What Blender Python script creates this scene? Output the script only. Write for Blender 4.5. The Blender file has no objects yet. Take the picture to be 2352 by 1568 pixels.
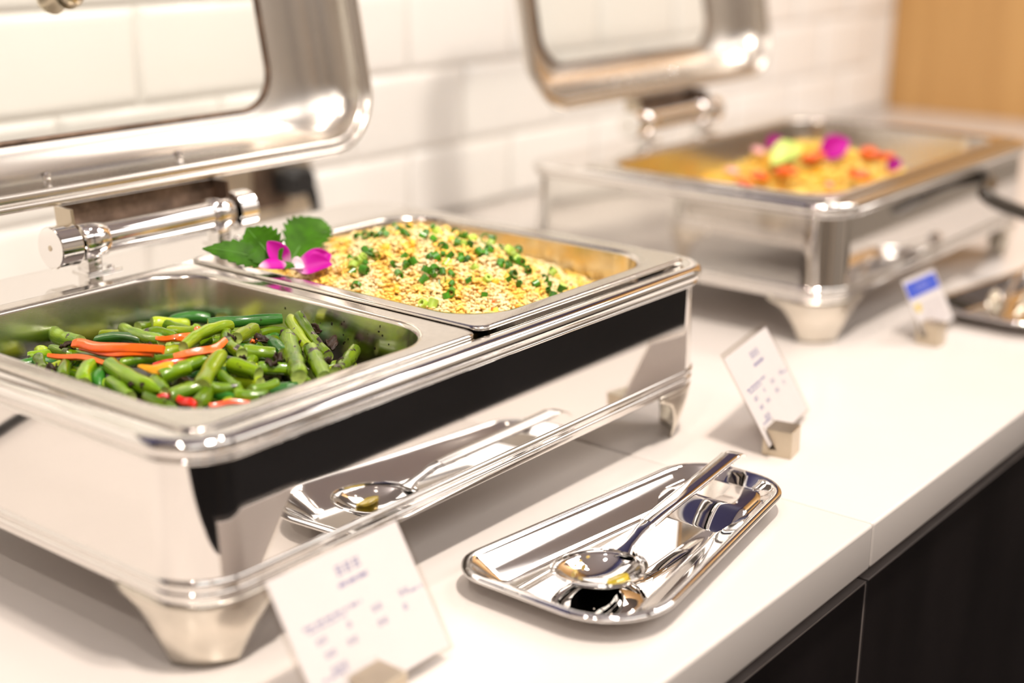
import bpy, bmesh, math, random
import numpy as np
from mathutils import Vector, Matrix

random.seed(7)
rng = np.random.default_rng(11)
sc = bpy.context.scene
col = sc.collection
PI = math.pi

# ------------------------------------------------------------------ camera
cam_data = bpy.data.cameras.new('camera')
cam = bpy.data.objects.new('camera', cam_data)
col.objects.link(cam)
cr, cu, cd = (Vector((0.61724425, -0.78670049, 0.01057749)),
              Vector((0.22596229, 0.19013546, 0.9554002)),
              Vector((0.75362496, 0.58732517, -0.29512467)))
m = Matrix((cr, cu, -cd)).transposed().to_4x4()
m.translation = Vector((-0.4821, -0.6090, 0.4594))
cam.matrix_world = m
cam_data.sensor_fit = 'HORIZONTAL'
cam_data.sensor_width = 36.0
cam_data.lens = 3297.06 * 36.0 / 2352.0
cam_data.clip_start = 0.02
cam_data.dof.use_dof = True
cam_data.dof.focus_distance = 1.085
cam_data.dof.aperture_fstop = 2.25
sc.camera = cam

# ------------------------------------------------------------------ world, lights, exposure
w = bpy.data.worlds.new('world'); sc.world = w; w.use_nodes = True
w.node_tree.nodes['Background'].inputs[0].default_value = (1.0, 0.95, 0.9, 1)
w.node_tree.nodes['Background'].inputs[1].default_value = 0.15
sc.view_settings.view_transform = 'Standard'
sc.view_settings.look = 'None'
sc.view_settings.gamma = 1.0
sc.view_settings.use_curve_mapping = False
sc.view_settings.exposure = -0.36

def area(name, loc, size, power, color, aim=None, shape='DISK', size_y=None):
    l = bpy.data.lights.new(name, 'AREA'); l.shape = shape; l.size = size
    if size_y: l.size_y = size_y
    l.energy = power; l.color = color
    o = bpy.data.objects.new(name, l); col.objects.link(o); o.location = loc
    if aim is not None:
        o.rotation_euler = (Vector(aim) - Vector(loc)).to_track_quat('-Z', 'Y').to_euler()
    return o
WARM = (1.0, 0.895, 0.79); SOFT = (1.0, 0.95, 0.905)
for x, y, e in ((0.07, -0.60, 25.0), (0.18, -0.55, 25.0), (-1.25, -0.57, 14.0)):
    area('downlight', (x, y, 1.90), 0.10, e, WARM, (x + 0.15, 0.45, 0.1))
for x in (-0.5, 0.75, 1.9):
    area('downlight', (x, 0.10, 1.92), 0.09, 5.5, WARM, (x, 0.10, 0.0))
for x, y, e in ((-1.6, -1.8, 18.0), (0.15, -1.8, 18.0), (1.9, -1.8, 18.0), (3.65, -1.8, 17.0)):
    area('fill_panel', (x, y, 1.93), 1.5, e, SOFT, (x, y, 0), 'RECTANGLE', 1.0)  # unseen panels enlarged for broad reflections, rightmost one added for the far walls
area('fill_panel', (2.25, -0.38, 1.93), 1.1, 32.0, SOFT, (2.25, -0.38, 0), 'RECTANGLE', 0.6)  # panel added to give the tray's back slope something bright to mirror
area('fill_panel', (3.9, -2.75, 1.93), 1.8, 13.0, SOFT, (3.9, -2.75, 0), 'RECTANGLE', 0.8)  # panel added to brighten what the tray floor reflects

# ------------------------------------------------------------------ material helpers
MATS = {}
def newmat(name):
    mt = bpy.data.materials.new(name); mt.use_nodes = True; MATS[name] = mt
    nt = mt.node_tree; return mt, nt, nt.nodes['Principled BSDF']
def srgb(r, g, b):
    f = lambda c: c / 12.92 if c <= 0.04045 else ((c + 0.055) / 1.055) ** 2.4
    return (f(r / 255), f(g / 255), f(b / 255), 1)
def simple(name, color, rough=0.5, metal=0.0, coat=0.0, var=0.0, scale=40.0, bump=0.0, bscale=200.0, stretch=None, rand=0.0, spec=None, sss=0.0):
    mt, nt, b = newmat(name); N, L = nt.nodes, nt.links
    b.inputs['Roughness'].default_value = rough
    b.inputs['Metallic'].default_value = metal
    b.inputs['Coat Weight'].default_value = coat
    b.inputs['Coat Roughness'].default_value = 0.08
    if spec is not None: b.inputs['Specular IOR Level'].default_value = spec
    if sss:
        b.inputs['Subsurface Weight'].default_value = sss
        b.inputs['Subsurface Radius'].default_value = (0.004, 0.003, 0.0015)
        b.inputs['Subsurface Scale'].default_value = 1.0
    b.inputs['Base Color'].default_value = color
    tc = N.new('ShaderNodeTexCoord'); mp = N.new('ShaderNodeMapping')
    L.new(tc.outputs['Object'], mp.inputs['Vector'])
    if stretch: mp.inputs['Scale'].default_value = stretch
    if var or rand:
        nz = N.new('ShaderNodeTexNoise'); nz.inputs['Scale'].default_value = scale; nz.inputs['Detail'].default_value = 5
        L.new(mp.outputs[0], nz.inputs['Vector'])
        rm = N.new('ShaderNodeMapRange'); rm.inputs[1].default_value = 0.3; rm.inputs[2].default_value = 0.7
        rm.inputs[3].default_value = 1 - var; rm.inputs[4].default_value = 1 + var
        L.new(nz.outputs['Fac'], rm.inputs[0])
        hsv = N.new('ShaderNodeHueSaturation'); hsv.inputs['Color'].default_value = color
        if rand:
            oi = N.new('ShaderNodeObjectInfo'); r2 = N.new('ShaderNodeMapRange')
            r2.inputs[3].default_value = 1 - rand; r2.inputs[4].default_value = 1 + rand
            L.new(oi.outputs['Random'], r2.inputs[0])
            mu = N.new('ShaderNodeMath'); mu.operation = 'MULTIPLY'
            L.new(rm.outputs[0], mu.inputs[0]); L.new(r2.outputs[0], mu.inputs[1]); L.new(mu.outputs[0], hsv.inputs['Value'])
        else:
            L.new(rm.outputs[0], hsv.inputs['Value'])
        L.new(hsv.outputs[0], b.inputs['Base Color'])
    if bump:
        n2 = N.new('ShaderNodeTexNoise'); n2.inputs['Scale'].default_value = bscale; n2.inputs['Detail'].default_value = 3
        L.new(mp.outputs[0], n2.inputs['Vector'])
        bp = N.new('ShaderNodeBump'); bp.inputs['Strength'].default_value = bump; bp.inputs['Distance'].default_value = 0.001
        L.new(n2.outputs['Fac'], bp.inputs['Height']); L.new(bp.outputs[0], b.inputs['Normal'])
    return mt

STEEL = simple('polished_steel', (0.80, 0.775, 0.745, 1), 0.035, 1.0, var=0.02, scale=6)
STEELB = simple('bright_chrome', (0.86, 0.84, 0.82, 1), 0.03, 1.0, var=0.02, scale=8)
SATIN = simple('satin_steel', (0.68, 0.64, 0.585, 1), 0.15, 1.0, var=0.05, scale=30, bump=0.06, bscale=120, stretch=(6, 6, 60))
LIDM = simple('lid_steel', (0.70, 0.655, 0.60, 1), 0.25, 1.0, var=0.05, scale=12, bump=0.10, bscale=7)
FOOTM = simple('worn_steel', (0.70, 0.65, 0.57, 1), 0.22, 1.0, var=0.12, scale=40)
BRONZE = simple('stained_bracket_steel', (0.16, 0.11, 0.08, 1), 0.42, 0.8, var=0.45, scale=60)
NICKEL = simple('brushed_nickel', (0.62, 0.54, 0.42, 1), 0.30, 1.0, var=0.06, scale=60, bump=0.1, bscale=250)
BLACKP = simple('black_rubber', (0.012, 0.012, 0.013, 1), 0.4, var=0.1)
DARKTUBE = simple('dark_grip', (0.045, 0.035, 0.025, 1), 0.3, var=0.1)
QUARTZ = simple('white_quartz', (0.69, 0.64, 0.605, 1), 0.22, var=0.018, scale=9, spec=0.4)
TILE = simple('white_glazed_tile', (0.85, 0.835, 0.81, 1), 0.12, var=0.01, scale=5)
GROUT = simple('cream_grout', (0.80, 0.775, 0.74, 1), 0.85, var=0.05)
NAVY = simple('navy_panel', (0.018, 0.019, 0.075, 1), 0.5, var=0.1)
CEIL = simple('ceiling_paint', (0.80, 0.785, 0.86, 1), 0.8, var=0.02)
FLOORM = simple('charcoal_floor', (0.010, 0.0095, 0.011, 1), 0.6, var=0.25, scale=4, spec=0.08)
DARKW = simple('charcoal_wall', (0.03, 0.026, 0.026, 1), 0.6, var=0.15, scale=4)
BEIGEW = simple('beige_wall', (0.72, 0.64, 0.55, 1), 0.7, var=0.05, scale=4)
CABM = simple('black_laminate', (0.014, 0.011, 0.011, 1), 0.42, spec=0.2, var=0.3, scale=12, stretch=(1, 1, 0.3), bump=0.05, bscale=60)
EDGEM = simple('lit_edge_grey', (0.16, 0.135, 0.125, 1), 0.4, var=0.1)  # pale grey puts the lit look of the door edges into colour
PAPER = simple('white_paper', (0.83, 0.81, 0.83, 1), 0.7, var=0.01)
INK = simple('violet_ink', (0.16, 0.16, 0.42, 1), 0.7, var=0.1)
INKB = simple('blue_header_ink', (0.035, 0.10, 0.72, 1), 0.6, var=0.05)
INKP = simple('pale_blue_ink', (0.38, 0.42, 0.85, 1), 0.6, var=0.05)
INKY = simple('yellow_ink', (0.80, 0.60, 0.03, 1), 0.6, var=0.05)
INKG = simple('grey_ink', (0.60, 0.55, 0.58, 1), 0.7, var=0.05)

def wood_material():
    mt, nt, b = newmat('honey_wood'); N, L = nt.nodes, nt.links
    tc = N.new('ShaderNodeTexCoord'); mp = N.new('ShaderNodeMapping'); mp.inputs['Scale'].default_value = (9, 9, 0.5)
    nz = N.new('ShaderNodeTexNoise'); nz.inputs['Scale'].default_value = 2.2; nz.inputs['Detail'].default_value = 6
    cr_ = N.new('ShaderNodeValToRGB'); e = cr_.color_ramp.elements
    e[0].position = 0.3; e[0].color = (0.48, 0.265, 0.09, 1); e[1].position = 0.7; e[1].color = (0.63, 0.375, 0.14, 1)
    L.new(tc.outputs['Object'], mp.inputs[0]); L.new(mp.outputs[0], nz.inputs['Vector']); L.new(nz.outputs['Fac'], cr_.inputs[0]); L.new(cr_.outputs[0], b.inputs['Base Color'])
    b.inputs['Roughness'].default_value = 0.45
    return mt
WOOD = wood_material()

def clear_material(name, tint, base_refl):
    mt = bpy.data.materials.new(name); mt.use_nodes = True; nt = mt.node_tree; N, L = nt.nodes, nt.links
    N.remove(N['Principled BSDF'])
    tr = N.new('ShaderNodeBsdfTransparent'); tr.inputs[0].default_value = tint
    gl = N.new('ShaderNodeBsdfGlossy'); gl.inputs['Roughness'].default_value = 0.02
    fr = N.new('ShaderNodeFresnel'); fr.inputs[0].default_value = 1.45
    mu = N.new('ShaderNodeMath'); mu.operation = 'MULTIPLY'
    ge = N.new('ShaderNodeNewGeometry'); bf = N.new('ShaderNodeMath'); bf.operation = 'MULTIPLY_ADD'   # no reflection where a ray leaves the sheet
    bf.inputs[1].default_value = -base_refl; bf.inputs[2].default_value = base_refl
    L.new(ge.outputs['Backfacing'], bf.inputs[0]); L.new(bf.outputs[0], mu.inputs[1])
    mx = N.new('ShaderNodeMixShader')
    L.new(fr.outputs[0], mu.inputs[0]); L.new(mu.outputs[0], mx.inputs[0]); L.new(tr.outputs[0], mx.inputs[1]); L.new(gl.outputs[0], mx.inputs[2])
    L.new(mx.outputs[0], N['Material Output'].inputs[0])
    return mt
GLASS = clear_material('clear_glass', (0.975, 0.985, 0.97, 1), 0.9)
ACRYL = clear_material('clear_acrylic', (0.96, 0.95, 0.94, 1), 0.8)

def bean_material(name, c1, c2, char):
    mt, nt, b = newmat(name); N, L = nt.nodes, nt.links
    tc = N.new('ShaderNodeTexCoord'); oi = N.new('ShaderNodeObjectInfo')
    ad = N.new('ShaderNodeVectorMath'); ad.operation = 'ADD'
    ml = N.new('ShaderNodeVectorMath'); ml.operation = 'SCALE'; ml.inputs[0].default_value = (13, 7, 5)
    L.new(oi.outputs['Random'], ml.inputs['Scale']); L.new(tc.outputs['Object'], ad.inputs[0]); L.new(ml.outputs[0], ad.inputs[1])
    n1 = N.new('ShaderNodeTexNoise'); n1.inputs['Scale'].default_value = 60; n1.inputs['Detail'].default_value = 4
    mp = N.new('ShaderNodeMapping'); mp.inputs['Scale'].default_value = (0.35, 2.2, 2.2)
    L.new(ad.outputs[0], mp.inputs[0]); L.new(mp.outputs[0], n1.inputs['Vector'])
    r1 = N.new('ShaderNodeValToRGB'); e = r1.color_ramp.elements
    e[0].position = 0.32; e[0].color = c1; e[1].position = 0.68; e[1].color = c2
    L.new(n1.outputs['Fac'], r1.inputs[0])
    rv = N.new('ShaderNodeMapRange'); rv.inputs[3].default_value = 0.62; rv.inputs[4].default_value = 1.25
    L.new(oi.outputs['Random'], rv.inputs[0])
    hs = N.new('ShaderNodeHueSaturation'); L.new(rv.outputs[0], hs.inputs['Value']); L.new(r1.outputs[0], hs.inputs['Color'])
    n2 = N.new('ShaderNodeTexNoise'); n2.inputs['Scale'].default_value = 95; n2.inputs['Detail'].default_value = 3
    L.new(ad.outputs[0], n2.inputs['Vector'])
    r2 = N.new('ShaderNodeValToRGB'); e = r2.color_ramp.elements
    e[0].position = char; e[0].color = (0, 0, 0, 1); e[1].position = char + 0.05; e[1].color = (1, 1, 1, 1)
    L.new(n2.outputs['Fac'], r2.inputs[0])
    mx = N.new('ShaderNodeMix'); mx.data_type = 'RGBA'; mx.inputs['B'].default_value = (0.025, 0.014, 0.008, 1)
    L.new(r2.outputs[0], mx.inputs['Factor']); L.new(hs.outputs[0], mx.inputs['A']); L.new(mx.outputs['Result'], b.inputs['Base Color'])
    b.inputs['Roughness'].default_value = 0.24; b.inputs['Specular IOR Level'].default_value = 0.42; b.inputs['Coat Weight'].default_value = 0.25; b.inputs['Coat Roughness'].default_value = 0.05
    b.inputs['Subsurface Weight'].default_value = 0.15; b.inputs['Subsurface Radius'].default_value = (0.002, 0.003, 0.001); b.inputs['Subsurface Scale'].default_value = 1.0
    n3 = N.new('ShaderNodeTexNoise'); n3.inputs['Scale'].default_value = 420; L.new(mp.outputs[0], n3.inputs['Vector'])
    bp = N.new('ShaderNodeBump'); bp.inputs['Strength'].default_value = 0.35; bp.inputs['Distance'].default_value = 0.0007
    L.new(n3.outputs['Fac'], bp.inputs['Height']); L.new(bp.outputs[0], b.inputs['Normal'])
    return mt
BEAN = bean_material('green_bean_skin', (0.06, 0.16, 0.002, 1), (0.23, 0.37, 0.005, 1), 0.65)
BEAND = bean_material('dark_green_bean_skin', (0.015, 0.11, 0.012, 1), (0.05, 0.22, 0.025, 1), 0.66)
BEANB = bean_material('blistered_bean_skin', (0.05, 0.12, 0.002, 1), (0.22, 0.34, 0.005, 1), 0.58)
BEANP = bean_material('pale_bean_skin', (0.19, 0.31, 0.004, 1), (0.40, 0.49, 0.016, 1), 0.68)
FLESH = simple('bean_cut_flesh', (0.42, 0.52, 0.13, 1), 0.35, var=0.25, scale=300, coat=0.3)
ORANGE = simple('carrot_orange', (0.86, 0.125, 0.003, 1), 0.28, coat=0.5, var=0.18, scale=70, bump=0.2, bscale=250)
VERM = simple('vermilion_carrot', (0.88, 0.075, 0.008, 1), 0.28, coat=0.5, var=0.18, scale=70)
RED = simple('red_pepper', (0.68, 0.022, 0.010, 1), 0.2, coat=0.7, var=0.25, scale=70)
YEL = simple('yellow_pepper', (0.82, 0.36, 0.02, 1), 0.25, coat=0.5, var=0.15, scale=70)
FLAKE = simple('charred_leaf', (0.028, 0.014, 0.007, 1), 0.5, coat=0.05, spec=0.25, var=0.5, scale=200, bump=0.6, bscale=400)
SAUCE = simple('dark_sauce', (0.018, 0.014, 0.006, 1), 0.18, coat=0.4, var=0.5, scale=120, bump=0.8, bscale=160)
SCAL = simple('scallion_green', (0.045, 0.20, 0.003, 1), 0.35, coat=0.3, var=0.3, scale=200, rand=0.4)
SCALP = simple('pale_scallion', (0.42, 0.60, 0.08, 1), 0.35, coat=0.3, var=0.2, scale=200, rand=0.25)
CARB = simple('carrot_cube', (0.92, 0.22, 0.03, 1), 0.35, coat=0.3, var=0.15, scale=150)
EGG = simple('egg_crumb', (0.92, 0.55, 0.05, 1), 0.45, var=0.2, scale=150, bump=0.4, bscale=300)
MINT = simple('mint_leaf', (0.036, 0.125, 0.001, 1), 0.55, spec=0.15, var=0.35, scale=70, bump=0.5, bscale=130)
MINTV = simple('mint_vein', (0.09, 0.24, 0.03, 1), 0.5, var=0.1)

def rice_material(name):
    mt, nt, b = newmat(name); N, L = nt.nodes, nt.links
    a = N.new('ShaderNodeAttribute'); a.attribute_name = 'tint'
    L.new(a.outputs['Color'], b.inputs['Base Color'])
    b.inputs['Roughness'].default_value = 0.36; b.inputs['Coat Weight'].default_value = 0.15
    b.inputs['Subsurface Weight'].default_value = 0.0; b.inputs['Subsurface Radius'].default_value = (0.009, 0.006, 0.0022); b.inputs['Subsurface Scale'].default_value = 1.0
    return mt
RICE = rice_material('fried_rice_grain')

def orchid_material():
    mt, nt, b = newmat('orchid_petal'); N, L = nt.nodes, nt.links
    a = N.new('ShaderNodeAttribute'); a.attribute_name = 'tint'
    nz = N.new('ShaderNodeTexNoise'); nz.inputs['Scale'].default_value = 90
    hs = N.new('ShaderNodeHueSaturation'); rm = N.new('ShaderNodeMapRange'); rm.inputs[3].default_value = 0.8; rm.inputs[4].default_value = 1.15
    L.new(nz.outputs['Fac'], rm.inputs[0]); L.new(rm.outputs[0], hs.inputs['Value']); L.new(a.outputs['Color'], hs.inputs['Color']); L.new(hs.outputs[0], b.inputs['Base Color'])
    b.inputs['Roughness'].default_value = 0.55; b.inputs['Specular IOR Level'].default_value = 0.2
    return mt
ORCHID = orchid_material()

# ------------------------------------------------------------------ object helpers
def tag(o, label=None, cat=None, group=None, kind=None):
    if label: o['label'] = label
    if cat: o['category'] = cat
    if group: o['group'] = group
    if kind: o['kind'] = kind
    return o
def empty(name, loc, label, cat, group=None):
    o = bpy.data.objects.new(name, None); o.empty_display_size = 0.03
    col.objects.link(o); o.location = loc
    return tag(o, label, cat, group)
def make_mesh(name, verts, faces, mats, smooth=True, midx=None, angle=None):
    me = bpy.data.meshes.new(name)
    me.from_pydata([tuple(v) for v in verts], [], [tuple(f) for f in faces])
    for mt in (mats if isinstance(mats, (list, tuple)) else [mats]): me.materials.append(mt)
    if midx is not None: me.polygons.foreach_set('material_index', np.array(midx, np.int32))
    bm = bmesh.new(); bm.from_mesh(me); bmesh.ops.recalc_face_normals(bm, faces=bm.faces)
    if angle is not None:
        for e in bm.edges:
            if len(e.link_faces) == 2 and e.calc_face_angle(0) > math.radians(angle): e.smooth = False
    for f in bm.faces: f.smooth = smooth
    bm.to_mesh(me); bm.free(); me.update()
    return me
def link(name, me, parent=None, loc=None):
    o = bpy.data.objects.new(name, me); col.objects.link(o)
    if parent: o.parent = parent
    if loc is not None: o.location = loc
    return o
def add(name, verts, faces, mats, parent=None, smooth=True, midx=None, angle=35, loc=None):
    return link(name, make_mesh(name, verts, faces, mats, smooth, midx, angle if smooth else None), parent, loc)
def weighted(o):
    md = o.modifiers.new('weighted', 'WEIGHTED_NORMAL'); md.mode = 'FACE_AREA'; md.weight = 100; md.keep_sharp = True
    return o
def box_vf(x0, x1, y0, y1, z0, z1):
    v = [(x0, y0, z0), (x1, y0, z0), (x1, y1, z0), (x0, y1, z0), (x0, y0, z1), (x1, y0, z1), (x1, y1, z1), (x0, y1, z1)]
    return v, [(0, 3, 2, 1), (4, 5, 6, 7), (0, 1, 5, 4), (1, 2, 6, 5), (2, 3, 7, 6), (3, 0, 4, 7)]
def box(name, x0, x1, y0, y1, z0, z1, mat, parent=None, bevel=0.0, seg=2):
    v, f = box_vf(x0, x1, y0, y1, z0, z1)
    me = make_mesh(name, v, f, mat, False)
    if bevel:
        bm = bmesh.new(); bm.from_mesh(me)
        bmesh.ops.bevel(bm, geom=list(bm.edges), offset=bevel, segments=seg, affect='EDGES', profile=0.6)
        for fc in bm.faces: fc.smooth = True
        for e in bm.edges:
            if len(e.link_faces) == 2 and e.calc_face_angle(0) > math.radians(40): e.smooth = False
        bm.to_mesh(me); bm.free()
    return link(name, me, parent)
def rrect(x0, x1, y0, y1, r, n=8):
    r = min(r, (x1 - x0) / 2 - 1e-5, (y1 - y0) / 2 - 1e-5); pts = []
    for cx, cy, a0 in ((x1 - r, y0 + r, -90), (x1 - r, y1 - r, 0), (x0 + r, y1 - r, 90), (x0 + r, y0 + r, 180)):
        for k in range(n + 1):
            a = math.radians(a0 + 90 * k / n); pts.append((cx + r * math.cos(a), cy + r * math.sin(a)))
    return pts
def loft(rings, cap_first=False, cap_last=False, closed=True):
    """rings: lists of 3D points with equal counts"""
    n = len(rings[0]); v = [p for r in rings for p in r]; f = []
    for i in range(len(rings) - 1):
        for k in range(n if closed else n - 1):
            a, b = i * n + k, i * n + (k + 1) % n
            f.append((a, b, b + n, a + n))
    if cap_first: f.append(tuple(range(n)))
    if cap_last: f.append(tuple(range((len(rings) - 1) * n, len(rings) * n)))
    return v, f
def tube_vf(path, rad, n=10, caps=True, flat=1.0):
    path = [Vector(p) for p in path]; rings = []; up = Vector((0, 0, 1)); prev = None
    rads = rad if isinstance(rad, (list, tuple)) else [rad] * len(path)
    for i, p in enumerate(path):
        t = (path[min(i + 1, len(path) - 1)] - path[max(i - 1, 0)]).normalized()
        ref = prev if prev is not None else (up if abs(t.z) < 0.9 else Vector((1, 0, 0)))
        a = (ref - t * ref.dot(t)).normalized(); b = t.cross(a); prev = a
        rings.append([tuple(p + (a * math.cos(2 * PI * k / n) * flat + b * math.sin(2 * PI * k / n)) * rads[i]) for k in range(n)])
    return loft(rings, caps, caps)
def merge(*vfs):
    V, F = [], []
    for v, f in vfs:
        o = len(V); V += list(v); F += [tuple(i + o for i in q) for q in f]
    return V, F
def curve_pts(pts, n=8):
    """Catmull-Rom through points"""
    P = [Vector(p) for p in pts]; out = []
    for i in range(len(P) - 1):
        p0, p1, p2, p3 = P[max(i - 1, 0)], P[i], P[i + 1], P[min(i + 2, len(P) - 1)]
        for k in range(n):
            t = k / n
            out.append(0.5 * ((2 * p1) + (p2 - p0) * t + (2 * p0 - 5 * p1 + 4 * p2 - p3) * t * t + (3 * p1 - p0 - 3 * p2 + p3) * t ** 3))
    out.append(P[-1]); return out
def cyl_x(x0, x1, y, z, r, n=28, prof=None):
    """cylinder along x, optional rounded ends"""
    prof = prof or [(x0, r), (x1, r)]
    return loft([[(x, y + rr * math.cos(2 * PI * k / n), z + rr * math.sin(2 * PI * k / n)) for k in range(n)] for x, rr in prof], True, True)
def copy_tree(o, parent=None):
    c = o.copy(); col.objects.link(c); c.parent = parent
    for ch in list(o.children): copy_tree(ch, c)
    return c
# ------------------------------------------------------------------ room shell
YW, XR = 0.785, 2.727
def structure(o): o['kind'] = 'structure'; return o
structure(box('floor', -3.2, 5.2, -3.4, 0.9, -1.0, -0.92, FLOORM))
structure(box('ceiling', -3.2, 5.2, -3.4, 0.9, 1.95, 2.05, CEIL))
structure(box('wall_left', -3.2, -3.1, -3.4, 0.9, -0.92, 1.95, BEIGEW))
structure(box('wall_front', -3.1, 5.2, -3.4, -3.3, -0.92, 1.95, BEIGEW))
wr = structure(box('wall_right', 5.1, 5.2, -3.3, 0.9, -0.92, 1.95, BEIGEW))
structure(box('wall_end', XR, XR + 0.6, -0.22, YW, -0.92, 1.95, WOOD, bevel=0.002))
for i, x in enumerate((-2.4, -1.9, -0.9, -0.3, 0.9)):
    structure(box('trim_%d' % (i + 1), x, x + 0.22, -3.31, -3.27, -0.92, 1.95, WOOD if i % 2 else DARKW, bevel=0.004))
wb = structure(box('wall_back', -3.1, XR, YW + 0.0022, YW + 0.08, -0.92, 1.95, GROUT))
# tiles: 237 x 116 mm, half-bond, bevelled edges
TW, TH, Z0 = 0.2365, 0.116, -0.0125
def tile_mesh(wd, hg, name):
    g = 0.0012; x1, z1 = wd / 2 - g, hg / 2 - g; bx, bz = x1 - 0.013, z1 - 0.013
    v = [(-x1, 0.006, -z1), (x1, 0.006, -z1), (x1, 0.006, z1), (-x1, 0.006, z1),
         (-x1, 0.0015, -z1), (x1, 0.0015, -z1), (x1, 0.0015, z1), (-x1, 0.0015, z1),
         (-bx, -0.0012, -bz), (bx, -0.0012, -bz), (bx, -0.0012, bz), (-bx, -0.0012, bz)]
    f = [(4, 5, 9, 8), (5, 6, 10, 9), (6, 7, 11, 10), (7, 4, 8, 11), (8, 9, 10, 11), (0, 1, 5, 4), (1, 2, 6, 5), (2, 3, 7, 6), (3, 0, 4, 7)]
    me = make_mesh(name, v, f, TILE, False)
    bm = bmesh.new(); bm.from_mesh(me)
    ed = [e for e in bm.edges if all(abs(vv.co.y + 0.0012) < 1e-5 or abs(vv.co.y - 0.0015) < 1e-5 for vv in e.verts) and any(abs(vv.co.y + 0.0012) < 1e-5 for vv in e.verts)]
    bmesh.ops.bevel(bm, geom=ed, offset=0.0022, segments=1, affect='EDGES')
    for fc in bm.faces: fc.smooth = True
    bm.to_mesh(me); bm.free(); return me
tile_full = tile_mesh(TW, TH, 'tile')
for row in range(7):
    zc = Z0 + TH * (row + 0.5)
    if row == 0:
        hh = TH + Z0; me = tile_mesh(TW, hh, 'tile_cut'); zc = hh / 2
    else: me = tile_full
    off = 0.5900 if row % 2 == 0 else 0.4745
    k0 = math.ceil((-1.6 - off) / TW); k = k0
    while off + (k + 1) * TW < XR + TW * 0.2:
        xc = off + (k + 0.5) * TW
        if xc + TW / 2 <= XR:
            link('tile', me, wb, (xc, YW, zc))
        k += 1
ztop = Z0 + 7 * TH
box('upper_panel', -3.1, XR, YW - 0.012, YW + 0.01, ztop + 0.004, 1.95, NAVY, wb, 0.002)

# worktop: two slabs meeting at a fine joint
wt = empty('counter_worktop', (0.5, 0.29, -0.039), 'long white stone worktop with a fine joint near its front edge', 'worktop')
def slab(x0, x1):
    o = box('slab', x0 - 0.5, x1 - 0.5, -0.2037 - 0.29, YW - 0.002 - 0.29, 0.0, 0.039, QUARTZ, wt, 0.0032, 3); return o
slab(-2.2, 0.4957); slab(0.4963, XR - 0.001)

# black base cabinets
def cabinet(x0, x1, label):
    t = empty('base_cabinet', ((x0 + x1) / 2, 0.2, -0.92), label, 'cabinet', 'black base cabinets')
    h = (x1 - x0) / 2; Z = 0.92
    box('carcass', -h + 0.002, h - 0.002, -0.37, 0.58, 0.08, Z - 0.0395, CABM, t, 0.001)
    box('plinth', -h + 0.002, h - 0.002, -0.32, 0.55, 0.0, 0.08, CABM, t, 0.001)
    dr = box('door', -h + 0.0008, h - 0.0022, -0.395, -0.375, 0.085, Z - 0.0592, CABM, t, 0.0008, 1)
    box('lit_edge', h - 0.0022, h - 0.0004, -0.3954, -0.376, 0.086, Z - 0.0600, EDGEM, dr, 0.0003, 1)  # pale strip stands in for light reflected in the door gap
    box('lit_edge', -h + 0.001, h - 0.001, -0.3955, -0.377, Z - 0.0596, Z - 0.0577, EDGEM, dr, 0.0005, 1)  # pale strip paints the light caught along the door's top edge
cabinet(-0.10, 0.513, 'black cabinet door left of the pale vertical gap under the worktop')
cabinet(0.5145, 1.13, 'black cabinet door right of the pale vertical gap under the worktop')
cabinet(-0.72, -0.1015, 'black cabinet door under the left end of the worktop')
cabinet(1.1315, 1.75, 'black cabinet door below the right edge tray')
cabinet(1.7515, 2.36, 'black cabinet door beyond the farther chafing dish')
cabinet(2.3615, 2.72, 'narrow black cabinet door beside the wooden end panel')

# wall socket and black plug behind the first lid
so = empty('wall_outlet', (0.775, YW - 0.005, 0.10), 'steel wall socket plate on the white tiles behind the open lid', 'outlet')
v, f = loft([[(a, y, b) for a, b in rrect(-0.075 + i, 0.075 - i, -0.046 + i, 0.046 - i, 0.006, 4)] for i, y in ((0, 0.0), (0, -0.006), (0.002, -0.008), (0.012, -0.0085))], False, True)
add('cover_plate', v, f, NICKEL, so)
v, f = loft([[(a, y, b) for a, b in rrect(-0.030 + i, 0.030 - i, -0.030 + i, 0.030 - i, 0.004, 4)] for i, y in ((0, -0.008), (0, -0.0105), (0.002, -0.011))], False, True)
add('socket_face', v, f, BRONZE, so)
pl = empty('power_plug', (0.80, YW - 0.015, 0.105), 'black power plug pushed into the wall socket, cable hanging down', 'plug')
v, f = loft([[(a, y, b) for a, b in rrect(-s, s, -s * 0.8, s * 0.8, 0.012, 5)] for y, s in ((0, 0.020), (-0.004, 0.024), (-0.030, 0.023), (-0.038, 0.018))], True, True)
add('plug_body', v, f, BLACKP, pl)
v, f = tube_vf(curve_pts([(0.014, -0.028, -0.004), (0.018, -0.032, -0.02), (0.022, -0.034, -0.045), (0.024, -0.034, -0.066)]), [0.0095 - 0.0055 * i / 24 for i in range(25)], 10)
add('strain_relief', v, f, BLACKP, pl)
v, f = tube_vf(curve_pts([(0.024, -0.034, -0.060), (0.024, -0.034, -0.085), (0.020, -0.045, -0.0985), (-0.04, -0.09, -0.1008), (-0.15, -0.1, -0.1008)]), 0.0035, 8)
add('cord', v, f, BLACKP, pl)
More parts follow.
